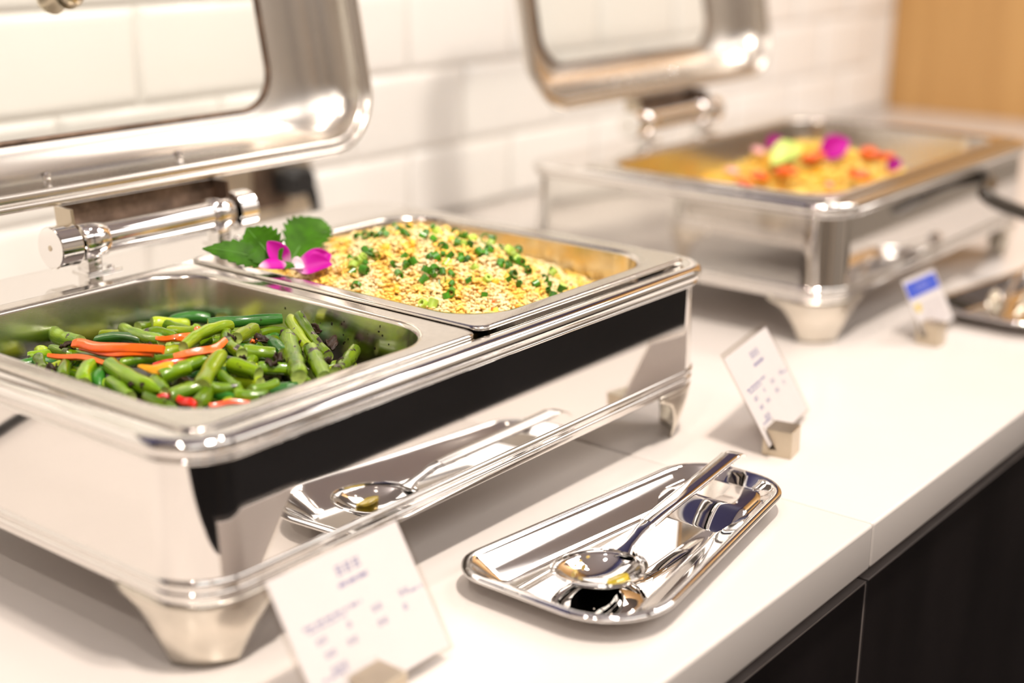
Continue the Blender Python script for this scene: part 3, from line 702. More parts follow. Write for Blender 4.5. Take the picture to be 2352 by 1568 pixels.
# ------------------------------------------------------------------ food positions (metres)
BEANS=[
 (0.1413,0.3272,0.1322,0.1288,0.2785,0.1377,0.0051),
 (0.1148,0.2914,0.1329,0.1140,0.2211,0.1399,0.0036),
 (0.1666,0.2746,0.1409,0.1498,0.2084,0.1480,0.0039),
 (0.1636,0.2959,0.1317,0.1685,0.2799,0.1341,0.0019),
 (0.1411,0.2714,0.1376,0.1484,0.2306,0.1433,0.0036),
 (0.1912,0.2482,0.1375,0.1995,0.2352,0.1381,0.0034),
 (0.1437,0.1739,0.1517,0.2004,0.1925,0.1504,0.0040),
 (0.1024,0.2528,0.1355,0.0805,0.2307,0.1337,0.0039),
 (0.0970,0.2199,0.1391,0.0767,0.2005,0.1360,0.0049),
 (0.1009,0.2024,0.1424,0.0939,0.1414,0.1394,0.0052),
 (0.1111,0.2019,0.1413,0.1269,0.1891,0.1440,0.0030),
 (0.1298,0.1919,0.1414,0.1371,0.1823,0.1423,0.0025),
 (0.1100,0.1564,0.1421,0.1254,0.1525,0.1442,0.0048),
 (0.1299,0.1580,0.1432,0.1422,0.1563,0.1444,0.0045),
 (0.1501,0.1445,0.1488,0.1141,0.1205,0.1424,0.0052),
 (0.1203,0.1244,0.1387,0.1010,0.1111,0.1348,0.0045),
 (0.0951,0.1282,0.1376,0.1150,0.1227,0.1398,0.0043),
 (0.0887,0.1475,0.1349,0.0904,0.1219,0.1334,0.0035),
 (0.1049,0.1599,0.1394,0.0977,0.1417,0.1370,0.0042),
 (0.1040,0.2986,0.1291,0.1126,0.2908,0.1307,0.0027),
 (0.0986,0.2871,0.1307,0.0846,0.2623,0.1312,0.0032),
 (0.0991,0.2108,0.1358,0.0852,0.1954,0.1336,0.0044),
 (0.0894,0.1879,0.1354,0.0822,0.1592,0.1334,0.0043),
 (0.1234,0.1180,0.1393,0.1308,0.1102,0.1390,0.0025),
 (0.1370,0.1263,0.1397,0.1262,0.0990,0.1351,0.0033),
 (0.2085,0.2228,0.1450,0.2540,0.1951,0.1436,0.0038),
 (0.1858,0.1657,0.1503,0.2140,0.1804,0.1472,0.0045),
 (0.1926,0.1849,0.1483,0.1700,0.1441,0.1472,0.0033),
 (0.1798,0.1506,0.1435,0.1944,0.1392,0.1411,0.0048),
 (0.2109,0.1610,0.1419,0.2012,0.1349,0.1409,0.0044),
 (0.2237,0.1538,0.1443,0.1713,0.0875,0.1412,0.0056),
 (0.2540,0.1817,0.1455,0.2233,0.1323,0.1406,0.0041),
 (0.2540,0.1717,0.1498,0.2279,0.1164,0.1365,0.0038),
 (0.2197,0.1240,0.1403,0.1881,0.0793,0.1375,0.0054),
 (0.2540,0.1146,0.1334,0.2053,0.0849,0.1352,0.0046),
 (0.1540,0.1356,0.1430,0.1576,0.1154,0.1403,0.0051),
 (0.1699,0.1244,0.1396,0.1843,0.1125,0.1374,0.0043),
 (0.1979,0.1139,0.1376,0.1781,0.0846,0.1346,0.0036),
 (0.1399,0.0976,0.1370,0.1545,0.0957,0.1373,0.0029),
 (0.1260,0.0962,0.1367,0.1364,0.0864,0.1362,0.0039),
 (0.1534,0.0931,0.1349,0.1647,0.0890,0.1344,0.0030),
 (0.1402,0.1318,0.1396,0.1310,0.1041,0.1352,0.0030),
 (0.1239,0.1171,0.1342,0.1252,0.1051,0.1328,0.0025),
 (0.2389,0.1969,0.1347,0.2540,0.1931,0.1331,0.0035),
]
STRIPS=[
 ('orange',[(0.1094, 0.2577, 0.145), (0.1114, 0.247, 0.1464), (0.1125, 0.2233, 0.1485), (0.128, 0.1779, 0.152)],0.0058),
 ('orange',[(0.111, 0.2512, 0.1419), (0.1132, 0.2144, 0.1452), (0.125, 0.1863, 0.1477)],0.0029),
 ('orange',[(0.0929, 0.2647, 0.1381), (0.0991, 0.2391, 0.1412), (0.1006, 0.2049, 0.1433)],0.0031),
 ('orange',[(0.147, 0.2098, 0.1498), (0.1567, 0.1966, 0.1508), (0.1778, 0.1931, 0.1506)],0.0032),
 ('orange',[(0.1545, 0.202, 0.1496), (0.1595, 0.1842, 0.1499)],0.0029),
 ('orange',[(0.1266, 0.1657, 0.1503), (0.1489, 0.1542, 0.1518), (0.1683, 0.1595, 0.1527)],0.0045),
 ('red',[(0.1128, 0.1712, 0.1454), (0.1331, 0.1605, 0.1478), (0.1623, 0.1586, 0.1496)],0.0037),
 ('yellow',[(0.1041, 0.1756, 0.146), (0.1082, 0.1634, 0.1462), (0.1139, 0.1524, 0.1465)],0.0055),
 ('red',[(0.0933, 0.1214, 0.1377), (0.0957, 0.1064, 0.1367)],0.0043),
 ('vermilion',[(0.1003, 0.0984, 0.1364), (0.1107, 0.092, 0.1368), (0.1219, 0.0827, 0.1367)],0.0027),
 ('red',[(0.0888, 0.1371, 0.1373), (0.0945, 0.1311, 0.1377)],0.0024),
 ('orange',[(0.1919, 0.2224, 0.1441), (0.1985, 0.219, 0.1436)],0.0027),
 ('orange',[(0.1937, 0.1611, 0.1462), (0.1978, 0.1593, 0.1456)],0.0020),
]
FLAKES=[
 (0.2502,0.1355,0.1388,0.0059),
 (0.2009,0.1586,0.1481,0.0046),
 (0.2333,0.1681,0.1434,0.0031),
 (0.2220,0.1356,0.1431,0.0038),
 (0.1837,0.1214,0.1457,0.0042),
 (0.2145,0.1019,0.1405,0.0032),
 (0.1644,0.1369,0.1483,0.0031),
 (0.1353,0.0820,0.1395,0.0035),
 (0.1144,0.2711,0.1412,0.0046),
 (0.0812,0.2457,0.1389,0.0047),
 (0.1375,0.2059,0.1501,0.0032),
 (0.1805,0.1668,0.1507,0.0043),
 (0.1743,0.1174,0.1455,0.0037),
 (0.2540,0.1541,0.1466,0.0034),
 (0.2226,0.0966,0.1390,0.0032),
 (0.0905,0.1623,0.1420,0.0036),
]
SCALLION=[(0.4049, 0.246, 0.1756), (0.4039, 0.2362, 0.1772), (0.4073, 0.2314, 0.1787), (0.4061, 0.2233, 0.1795), (0.4166, 0.2113, 0.182), (0.4178, 0.1906, 0.1817), (0.4184, 0.178, 0.1802), (0.4478, 0.179, 0.1801), (0.446, 0.1732, 0.1794), (0.4542, 0.1734, 0.1786), (0.4305, 0.1627, 0.1778), (0.4366, 0.1538, 0.1755), (0.4689, 0.1629, 0.1743), (0.4719, 0.1612, 0.1733), (0.4832, 0.1661, 0.1719), (0.4473, 0.1418, 0.1716), (0.377, 0.2186, 0.1711), (0.3737, 0.2035, 0.1702), (0.3669, 0.2264, 0.1665), (0.3625, 0.2049, 0.1657), (0.3545, 0.1999, 0.1623), (0.3491, 0.2084, 0.1601), (0.3701, 0.1809, 0.1675), (0.3704, 0.1736, 0.1668), (0.375, 0.1712, 0.1682), (0.3809, 0.1691, 0.1699), (0.3616, 0.1673, 0.1626), (0.3935, 0.1605, 0.1721), (0.3963, 0.1572, 0.1721), (0.4049, 0.1564, 0.1738), (0.4137, 0.1616, 0.1765), (0.4077, 0.1507, 0.1729), (0.4138, 0.165, 0.1773), (0.3784, 0.1513, 0.1658), (0.3773, 0.1432, 0.1636), (0.3834, 0.1468, 0.1662), (0.3845, 0.1393, 0.1647), (0.388, 0.1328, 0.1638), (0.3745, 0.1328, 0.1603), (0.4145, 0.1387, 0.1704), (0.4089, 0.1412, 0.1705), (0.4344, 0.1413, 0.1721), (0.4339, 0.1361, 0.1704), (0.3908, 0.1149, 0.1594), (0.3772, 0.1239, 0.1588), (0.3623, 0.1167, 0.1532), (0.3688, 0.1168, 0.1549), (0.4344, 0.1188, 0.1648), (0.4384, 0.1148, 0.1634), (0.4553, 0.1234, 0.1652), (0.4578, 0.1189, 0.1635), (0.4606, 0.117, 0.1626), (0.4312, 0.1021, 0.1592), (0.4198, 0.1009, 0.1585), (0.4248, 0.0907, 0.1555), (0.4849, 0.1384, 0.1652), (0.3675, 0.145, 0.1608), (0.3349, 0.1898, 0.1541), (0.3684, 0.2071, 0.1681), (0.4081, 0.259, 0.1731), (0.385, 0.0954, 0.1528), (0.4405, 0.1228, 0.166), (0.44, 0.1151, 0.1634), (0.4327, 0.102, 0.1592), (0.4237, 0.0903, 0.1553), (0.4386, 0.084, 0.1533), (0.4531, 0.1035, 0.1589), (0.4536, 0.0871, 0.1537), (0.4554, 0.0695, 0.1486), (0.4391, 0.0714, 0.1497), (0.4358, 0.0643, 0.1477), (0.4484, 0.1414, 0.1714), (0.479, 0.1359, 0.1657), (0.4547, 0.1071, 0.1599), (0.4808, 0.0979, 0.1544)]
PALE=[(0.3634, 0.2144, 0.1659), (0.3667, 0.2141, 0.1673), (0.3569, 0.215, 0.1632), (0.3962, 0.1449, 0.1691), (0.4091, 0.1261, 0.1659), (0.3472, 0.1178, 0.1494), (0.3431, 0.1243, 0.1494), (0.4042, 0.1086, 0.1597), (0.435, 0.1591, 0.1769), (0.4514, 0.1644, 0.1771), (0.4703, 0.1385, 0.1679), (0.4661, 0.1286, 0.1656), (0.4618, 0.1514, 0.1727), (0.435, 0.1891, 0.1822), (0.4574, 0.0709, 0.1489), (0.4613, 0.1221, 0.1641), (0.4725, 0.1383, 0.1675), (0.476, 0.0943, 0.154)]
CARROT=[(0.3505, 0.1844, 0.16, 70), (0.4131, 0.0878, 0.154, 70), (0.3922, 0.1537, 0.1703, 40), (0.3846, 0.1027, 0.1547, 30), (0.3848, 0.0859, 0.1503, 45), (0.3756, 0.0793, 0.1473, 40)]
# ------------------------------------------------------------------ green beans
def zbean(x, y): return 0.124 + 0.022 * math.exp(-((x - .165) / .10) ** 2 - ((y - .19) / .125) ** 2)
def bean_mesh(ln, r, seed, mat, taper=False):
    q = random.Random(seed); n, m_ = 14, 14; rings = []
    bend = q.uniform(-0.10, 0.10) * ln; bend2 = q.uniform(-0.05, 0.05) * ln; ph = q.uniform(0, 6); nb = q.uniform(9, 14) / 0.045; g0 = q.uniform(0, 6.28)
    for i in range(m_ + 1):
        t = i / m_; x = (t - 0.5) * ln; k = 1 + 0.06 * math.sin(nb * x + ph) + q.uniform(-0.02, 0.02)
        if i == 0 or i == m_: k *= 0.90
        if taper and t > 0.7: k *= max(0.25, 1 - ((t - 0.7) / 0.3) ** 1.6 * 0.8)
        rg = []
        for j in range(n):
            a = 2 * PI * j / n; da = (a - g0 + PI) % (2 * PI) - PI
            rr_ = r * k * (1 + 0.07 * math.cos(2 * (a - g0)) - 0.16 * math.exp(-(da / 0.33) ** 2))
            rg.append((x, rr_ * math.cos(a) + bend * (1 - (2 * t - 1) ** 2), rr_ * math.sin(a) + bend2 * math.sin(PI * t)))
        rings.append(rg)
    e0 = [((p[0] + 0.0007), p[1] * 0.72, p[2] * 0.72) for p in rings[0]]; e1 = [((p[0] - 0.0007), p[1] * 0.72, p[2] * 0.72) for p in rings[-1]]
    v, f = loft([e0] + rings + [e1], True, True)
    mi = [0] * len(f); 
    for j in range(n): mi[j] = 1; mi[len(f) - 3 - j] = 1
    mi[-1] = mi[-2] = 1
    return make_mesh('bean', v, f, [mat, FLESH], True, mi, 50)
GB = 'cut green beans heaped in the left pan'
PLAIN = 'plain cut green bean lying among others in the bean heap'
BLAB = {0: ('cut green bean at the far left of the heap, tilted against the pan wall', BEAN), 2: ('thick green bean poking up at the back of the bean heap', BEAN),
 1: ('slim green bean under the long orange carrot strip', BEAN), 4: ('dark glossy bean just behind the long orange carrot strip', BEAND), 5: ('pale bean end at the back of the heap beside a carrot scrap', BEANP),
 6: ('pale green bean with black char marks on top of the heap', BEANP), 7: ('upright bean stub at the left front of the heap', BEAN), 8: ('rounded bean standing by the near left pan rim', BEAN),
 9: ('biggest bright green bean, slanting towards the near pan corner', BEAN), 10: ('short ridged bean under the orange strip end', BEAN), 12: ('bean lying just below the yellow pepper piece', BEAN),
 14: ('shiny yellowish bean standing in the middle front of the heap', BEANP), 16: ('plump bean lying flat near the red scraps at the front', BEAN), 17: ('bean tip pointing at the red scraps by the near pan corner', BEAN),
 25: ('long dark green bean lying along the back of the heap', BEAND), 26: ('pale bean with a clean cut end on top of the heap centre', BEANP), 27: ('blackened bean leaning beside the pale cut bean', BEANB),
 28: ('broad green bean behind the black gap at the heap centre', BEAN), 29: ('dark wet blistered bean right of the heap centre', BEAND), 30: ('large bean leaning to the front with its cut end facing out', BEANB),
 31: ('upright yellowish bean behind the large leaning bean', BEANP), 32: ('long charred bean leaning on the right pan wall', BEANB), 33: ('blistered bean at the right front, half behind the rim', BEANB),
 34: ('lone bean at the far right end of the heap', BEANB), 35: ('bean with a brown scarred end in the heap centre', BEANB), 36: ('ridged bean right of the brown scarred bean', BEAN), 38: ('short ridged bean close behind the front rim', BEAN),
 3: ('thin bean sliver peeking out at the back left of the heap', BEANP), 11: ('bean end right of the widest carrot strip end', BEAN), 13: ('stubby bean under the red pepper strip end', BEAN), 15: ('bean below the shiny yellowish standing bean', BEAN),
 18: ('short bean crossing the tip of the biggest bright bean', BEAN), 19: ('thin bean at the leftmost edge of the heap', BEAN), 20: ('small bean stub at the leftmost edge beside a black flake', BEANB), 21: ('bean with a grey wet patch behind the near left rim', BEAND), 22: ('bean lying along the near left rim', BEAN),
 23: ('small shiny bean right of the shiny standing bean', BEAN), 24: ('bean sloping down beside the black gap at the front', BEAN), 37: ('bean wedged under the large leaning bean', BEAN), 39: ('bright bean just above the vermilion strip', BEAN), 40: ('wet dark bean close to the middle of the front rim', BEAND), 41: ('thin bean left of the black gap at the front', BEAN), 42: ('darkest little bean above the vermilion strip', BEAND), 43: ('bean behind the blackened flakes at the heap back right', BEAN)}
for i, b in enumerate(BEANS):
    P0, P1 = Vector(b[:3]), Vector(b[3:6]); r = max(b[6], 0.0036) * 1.2; d = P1 - P0; ln = max(d.length, 0.018) + 0.004
    lab, mat = BLAB.get(i, (PLAIN, BEAN if i % 3 else BEANB))
    o = link('green_bean', bean_mesh(ln, r, 100 + i, mat, i in (9, 17, 21)))
    o.location = (P0 + P1) / 2; o.rotation_euler = d.to_track_quat('X', 'Z').to_euler()
    tag(o, lab, 'green bean', GB)
var = [bean_mesh(random.uniform(0.030, 0.046), random.uniform(0.0050, 0.0060), 300 + k, (BEAN, BEANB, BEAND, BEAN, BEANP, BEANB)[k], k == 2) for k in range(6)]
cnt = 0
q = random.Random(21)
while cnt < 88:
    x, y = q.uniform(0.058, 0.256), q.uniform(0.058, 0.312); a = q.uniform(0, PI); L2 = 0.021
    ex, ey = abs(math.cos(a)) * L2, abs(math.sin(a)) * L2
    if not (0.046 < x - ex and x + ex < 0.266 and 0.044 < y - ey and y + ey < 0.324): continue
    if ((x - 0.163) / 0.034) ** 2 + ((y - 0.106) / 0.020) ** 2 < 1: continue
    o = link('green_bean', var[cnt % 6]); z = zbean(x, y) - 0.0050 - q.uniform(0, 0.009)
    o.location = (x, y, z); o.rotation_euler = (q.uniform(0, 6), q.uniform(-0.25, 0.25), a)
    tag(o, PLAIN, 'green bean', GB); cnt += 1
# dark sauce-coloured infill added under the beans, so their gaps look dark
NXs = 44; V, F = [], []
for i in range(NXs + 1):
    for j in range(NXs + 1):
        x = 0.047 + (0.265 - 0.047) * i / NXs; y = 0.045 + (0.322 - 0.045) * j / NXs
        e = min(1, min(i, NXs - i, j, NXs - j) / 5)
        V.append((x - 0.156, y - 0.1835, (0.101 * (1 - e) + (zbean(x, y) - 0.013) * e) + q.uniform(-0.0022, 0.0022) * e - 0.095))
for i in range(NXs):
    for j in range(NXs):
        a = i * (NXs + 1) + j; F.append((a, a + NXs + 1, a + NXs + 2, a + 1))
tag(add('dark_infill', V, F, SAUCE, loc=(0.156, 0.1835, 0.095)), 'dark sauce-coloured infill added to darken the gaps between the beans', 'sauce', kind='stuff')
# carrot and pepper strips
SLAB = ['widest orange carrot strip lying across the beans', 'thin carrot strip edge right under the widest carrot strip', 'slim carrot strip left of the heap, nearest the left rim', 'carrot strip behind the pale bean with char marks', 'short carrot strip end against the pale bean with char marks',
        'orange carrot strip lying on the red pepper strip', 'long red pepper strip under an orange carrot strip', 'yellow pepper piece in the middle of the heap', 'short red pepper end at the near pan corner', 'vermilion strip half hidden behind the front pan rim', 'tiny red scrap at the front left of the heap', 'small carrot scrap at the back of the heap', 'tiny carrot tip poking out by the dark flakes']
SM = {'orange': ORANGE, 'red': RED, 'yellow': YEL, 'vermilion': VERM}
for k, (c, pts, wd) in enumerate(STRIPS):
    P_ = curve_pts(pts, 6); cen = sum((Vector(p) for p in pts), Vector()) / len(pts); V = []; n = len(P_); rings = []
    for i, p in enumerate(P_):
        t = (P_[min(i + 1, n - 1)] - P_[max(i - 1, 0)]).normalized(); tl = math.radians(50)
        sd = t.cross(Vector((0, 0, 1))).normalized(); up = sd.cross(t); tl *= -1 if sd.dot(Vector((-0.79, -0.61, 0))) > 0 else 1; s2 = sd * math.cos(tl) + up * math.sin(tl); u2 = sd * -math.sin(tl) + up * math.cos(tl)
        e = i / (n - 1); ww = wd * 0.66 * (0.75 + 0.25 * math.sin(PI * e)); 
        if c == 'yellow': ww = wd * (0.15 + 0.95 * e)
        th_ = 0.0013 if c in ('red', 'yellow') else 0.0019
        p = Vector(p) - cen + up * 0.0006 * math.sin(9 * e + k)
        rings.append([tuple(p + s2 * ww * ca + u2 * th_ * sa) for ca, sa in ((1, 0.6), (0.85, 1), (0, 1.15), (-0.85, 1), (-1, 0.6), (-1, -0.6), (-0.85, -1), (0, -0.9), (0.85, -1), (1, -0.6))])
    v, f = loft(rings, True, True)
    nm = {'orange': 'carrot_strip', 'red': 'red_pepper_strip', 'yellow': 'yellow_pepper_piece', 'vermilion': 'carrot_strip'}[c]
    o = add(nm, v, f, SM[c], loc=cen, angle=50); o.location = cen
    tag(o, SLAB[k], 'carrot' if nm == 'carrot_strip' else 'pepper', 'vegetable strips among the beans')
# charred flakes
FLAB = ['largest crumpled brown flake at the right end of the bean heap', 'brown flake behind the broad bean at the heap centre', 'flake on the tip of the large leaning bean', 'black flake between the two upright yellowish beans', 'black flake below the dark wet blistered bean', 'flake left of the lone bean at the far right',
        'flake at the foot of the blackened bean', 'flake just behind the middle of the front rim', 'black flake at the left end of the widest carrot strip', 'black flake at the leftmost edge of the heap', 'flake right of the dark glossy bean', 'flake stuck on the blackened bean', 'flake in the black gap at the heap centre', 'flake high on the right pan wall behind the beans', 'small flake on the lone bean at the far right', 'brown patch on the biggest bright green bean']
for k, (x, y, z, s) in enumerate(FLAKES):
    s *= 1.35
    r_ = random.Random(500 + k); n = 9; V, F = [], []
    for i in range(n):
        for j in range(n):
            a, b = i / (n - 1) * 2 - 1, j / (n - 1) * 2 - 1; e = 1 + r_.uniform(-0.15, 0.15)
            V.append((a * s * (1 - 0.35 * b * b) * e, b * s * 0.7 * (1 - 0.4 * a * a) * e, s * (0.35 * math.sin(3 * a + k) + 0.3 * math.cos(4 * b + 2 * k)) + r_.uniform(-0.15, 0.15) * s))
    for i in range(n - 1):
        for j in range(n - 1): F.append((i * n + j, (i + 1) * n + j, (i + 1) * n + j + 1, i * n + j + 1))
    o = add('charred_flake', V, F, FLAKE, angle=None, loc=(x, y, z - 0.002)); o.rotation_euler = (r_.uniform(-.5, .5), r_.uniform(-.5, .5), r_.uniform(0, 6))
    md = o.modifiers.new('solid', 'SOLIDIFY'); md.thickness = 0.0007
    tag(o, FLAB[k], 'flake', 'charred flakes among the beans')
# oil splashes on the pan wall
V, F = [], []
for k in range(26):
    y, z = q.uniform(0.075, 0.21), q.uniform(0.131, 0.152); s = q.uniform(0.0004, 0.0011)
    vv, ff = lump(6, 4, s * 0.35, s, s * q.uniform(1, 1.9), 0.2, k); xw = 0.2885 - 0.0165 - 0.0014 - (0.1554 - z) / 0.0264 * 0.0031
    o_ = len(V); V += [(a + xw - 0.156, b + y - 0.18375, c + z - (PZ - 0.0668)) for a, b, c in vv]; F += [tuple(i + o_ for i in fq) for fq in ff]
tag(add('oil_splashes', V, F, SAUCE, panL), kind='stuff')

# ------------------------------------------------------------------ rice and noodles
def zrice(x, y):
    sx = np.where(x < .43, .105, .122)
    return .130 - .010 * np.clip((x - .46) / .06, 0, 1) + .051 * np.exp(-((x - .43) / sx) ** 2 - ((y - .205) / .13) ** 2)
def znood(x, y): return .098 + .070 * np.exp(-((x - 1.165) / .15) ** 2 - ((y - .20) / .11) ** 2)
def fast_mesh(name, V, Fq, Ft, mat, tint):
    me = bpy.data.meshes.new(name); nq, nt_ = len(Fq), len(Ft)
    me.vertices.add(len(V)); me.vertices.foreach_set('co', V.astype(np.float32).ravel())
    loops = np.concatenate([Fq.ravel(), Ft.ravel()]).astype(np.int32)
    me.loops.add(len(loops)); me.loops.foreach_set('vertex_index', loops)
    st = np.concatenate([np.arange(nq) * 4, nq * 4 + np.arange(nt_) * 3]).astype(np.int32)
    me.polygons.add(nq + nt_); me.polygons.foreach_set('loop_start', st)
    me.polygons.foreach_set('use_smooth', np.ones(nq + nt_, bool))
    at = me.attributes.new('tint', 'FLOAT_COLOR', 'POINT'); at.data.foreach_set('color', np.c_[tint, np.ones(len(V))].astype(np.float32).ravel())
    me.materials.append(mat); me.update(calc_edges=True); me.validate(); return me
def grains(n, bounds, zf, length, width, cols, org, clump, tiltmax, zoff, base_col, corner):
    x0, x1, y0, y1 = bounds
    k = 5; ts = [-0.62, 0.0, 0.62]; rs = [0.72, 1.0, 0.72]
    T = [(-1, 0, 0)] + [(t, r * math.cos(2 * PI * j / k), r * math.sin(2 * PI * j / k)) for t, r in zip(ts, rs) for j in range(k)] + [(1, 0, 0)]
    T = np.array(T); nv = len(T); q4, t3 = [], []
    for a in range(2):
        for j in range(k): q4.append((1 + a * k + j, 1 + (a + 1) * k + j, 1 + (a + 1) * k + (j + 1) % k, 1 + a * k + (j + 1) % k))
    for j in range(k): t3.append((0, 1 + j, 1 + (j + 1) % k)); t3.append((nv - 1, 1 + 2 * k + (j + 1) % k, 1 + 2 * k + j))
    q4 = np.array(q4)[:, ::1]; t3 = np.array(t3)
    X = rng.uniform(x0, x1, n * 2); Y = rng.uniform(y0, y1, n * 2)
    dx = np.minimum(X - x0, x1 - X); dy = np.minimum(Y - y0, y1 - Y)
    keep = ~((dx < corner) & (dy < corner) & ((corner - dx) ** 2 + (corner - dy) ** 2 > corner ** 2)); X, Y = X[keep][:n], Y[keep][:n]; n = len(X)
    cl = sum(np.sin(X * fx + Y * fy + p_) for fx, fy, p_ in ((210, 90, 0), (-130, 240, 1.3), (330, -190, 2.1), (90, 350, 4.2), (480, 260, 0.7))) / 5
    Z = zf(X, Y) + clump * cl + rng.uniform(-0.0030, 0.0010, n) + zoff
    az = rng.uniform(0, 2 * PI, n); el = rng.uniform(-tiltmax, tiltmax, n)
    A = np.c_[np.cos(az) * np.cos(el), np.sin(az) * np.cos(el), np.sin(el)]
    B = np.c_[-np.sin(az), np.cos(az), np.zeros(n)]; C = np.cross(A, B)
    ln = rng.uniform(*length, n)[:, None, None] / 2; wd = rng.uniform(*width, n)[:, None, None] / 2
    V = (np.c_[X, Y, Z] - org)[:, None, :] + A[:, None, :] * T[None, :, 0:1] * ln + B[:, None, :] * T[None, :, 1:2] * wd + C[:, None, :] * T[None, :, 2:3] * wd
    V = V.reshape(-1, 3); off = (np.arange(n) * nv)[:, None, None]
    Q = (q4[None] + off).reshape(-1, 4); Tt = (t3[None] + off).reshape(-1, 3)
    pt = np.clip(0.5 + 0.55 * np.sin(X * 75 + 1.1) * np.sin(Y * 88 + 0.4) + 0.35 * np.sin(X * 190 - Y * 160) + rng.normal(0, 0.22, n), 0, 1)[:, None]
    tint = np.array(cols[0]) * (1 - pt) + np.array(cols[1]) * pt; tint = np.repeat(tint * rng.uniform(0.85, 1.1, (n, 1)), nv, 0)
    g = 60; gx, gy = np.meshgrid(np.linspace(x0, x1, g), np.linspace(y0, y1, g), indexing='ij')
    ex = np.minimum(np.minimum(np.arange(g)[:, None], g - 1 - np.arange(g)[:, None]), np.minimum(np.arange(g)[None], g - 1 - np.arange(g)[None])) / 3.0
    gz = np.where(ex < 1, 0.100 + (zf(gx, gy) - 0.1045) * ex, zf(gx, gy) - 0.0045)
    G = np.c_[gx.ravel(), gy.ravel(), gz.ravel()] - org; b0 = len(V)
    ii, jj = np.meshgrid(np.arange(g - 1), np.arange(g - 1), indexing='ij'); a = (ii * g + jj).ravel() + b0
    Qg = np.c_[a, a + g, a + g + 1, a + 1]
    return np.vstack([V, G]), np.vstack([Q, Qg]), Tt, np.vstack([tint, np.repeat(np.array([base_col]), len(G), 0)])
org = np.array([0.435, 0.185, 0.095])
V, Q, T3, tn = grains(15000, (0.3135, 0.5485, 0.0455, 0.3225), zrice, (0.0052, 0.0070), (0.0023, 0.0029), ((0.95, 0.79, 0.46), (0.95, 0.61, 0.10)), org, 0.0042, 0.45, 0.0, (0.97, 0.68, 0.20), 0.040)
tag(link('fried_rice', fast_mesh('fried_rice', V, Q, T3, RICE, tn), loc=org), 'mound of golden fried rice filling the right pan', 'rice', kind='stuff')
org = np.array([1.17, 0.20, 0.095])
V, Q, T3, tn = grains(5200, (0.918, 1.422, 0.064, 0.340), znood, (0.016, 0.030), (0.0026, 0.0034), ((0.95, 0.78, 0.22), (0.92, 0.52, 0.03)), org, 0.0040, 0.6, -0.001, (0.85, 0.52, 0.05), 0.040)
tag(link('fried_noodles', fast_mesh('fried_noodles', V, Q, T3, RICE, tn), loc=org), 'mound of yellow fried noodles in the farther dish', 'noodles', kind='stuff')

# scallions, carrot dice, egg crumbs on the rice
def ring_mesh(ro, ri, ln, arc, mat, n=12):
    rings = []; k = max(4, int(n * arc / (2 * PI)))
    for j in range(k + 1):
        a = arc * j / k; c, s = math.cos(a), math.sin(a)
        rings.append([(ro * c, ro * s, -ln / 2), (ro * c, ro * s, ln / 2), (ri * c, ri * s, ln / 2), (ri * c, ri * s, -ln / 2)])
    v, f = loft(rings, arc < 6.2, arc < 6.2); return make_mesh('scallion', v, f, mat, True, None, 40)
SV = [ring_mesh(0.0029, 0.0021, 0.0048, 2 * PI, SCAL), ring_mesh(0.0025, 0.0017, 0.0060, 2 * PI, SCAL), ring_mesh(0.0034, 0.0027, 0.0030, 2 * PI, SCAL), ring_mesh(0.0040, 0.0033, 0.0048, 2.6, SCAL), ring_mesh(0.0022, 0.0013, 0.0040, 2 * PI, SCAL)]
SP = [ring_mesh(0.0038, 0.0022, 0.0050, 2 * PI, SCALP), ring_mesh(0.0034, 0.0014, 0.0066, 2 * PI, SCALP)]
q = random.Random(3)
for k, (x, y, z) in enumerate(SCALLION):
    o = link('scallion_ring', SV[k % 5]); o.location = (x, y, z + 0.0006); o.rotation_euler = (q.uniform(-1.6, 1.6), q.uniform(-1.2, 1.2), q.uniform(0, 6)); s = q.uniform(1.0, 1.4); o.scale = (s, s, s)
    tag(o, 'small dark green scallion ring scattered on the fried rice', 'scallion', 'dark scallion rings on the fried rice')
ex = 0
while ex < 26:
    x, y = q.gauss(0.45, 0.05), q.gauss(0.17, 0.06)
    if not (0.33 < x < 0.53 and 0.07 < y < 0.30): continue
    o = link('scallion_ring', SV[ex % 5]); o.location = (x, y, float(zrice(np.float64(x), y)) + 0.0022); o.rotation_euler = (q.uniform(-1.6, 1.6), q.uniform(-1.2, 1.2), q.uniform(0, 6))
    tag(o, 'small dark green scallion ring scattered on the fried rice', 'scallion', 'dark scallion rings on the fried rice'); ex += 1
for k, (x, y, z) in enumerate(PALE):
    o = link('scallion_stalk_piece', SP[k % 2]); o.location = (x, y, z + 0.0005); o.rotation_euler = (q.uniform(-1.6, 1.6), q.uniform(-1.2, 1.2), q.uniform(0, 6)); s = q.uniform(0.9, 1.25); o.scale = (s, s, s)
    tag(o, 'pale lime scallion stalk piece scattered on the fried rice', 'scallion', 'pale scallion pieces on the fried rice')
CL = ['carrot dice at the left of the fried rice near the orchid', 'largest carrot dice at the front right of the fried rice', 'carrot bit under a scallion ring at the rice centre', 'tiny carrot crumb at the front of the fried rice', 'carrot bit at the front rim side of the rice', 'carrot sliver closest to the pan divider corner']
for k, (x, y, z, s) in enumerate(CARROT):
    ss = s / 5.88 / 3297 * 1.17 * 0.75; me = make_mesh('carrot_dice', *lump(7, 5, ss, ss * 0.8, ss * 0.7, 0.18, 60 + k), CARB, True, None, 25)
    o = link('carrot_dice', me, None, (x, y, z)); o.rotation_euler = (k, 2 * k, k * 1.7); tag(o, CL[k], 'carrot', 'carrot dice in the fried rice')
EM = [make_mesh('egg_crumb', *lump(9, 6, 0.0050, 0.0040, 0.0032, 0.28, 80 + k), EGG, True, None, None) for k in range(4)]
k = 0
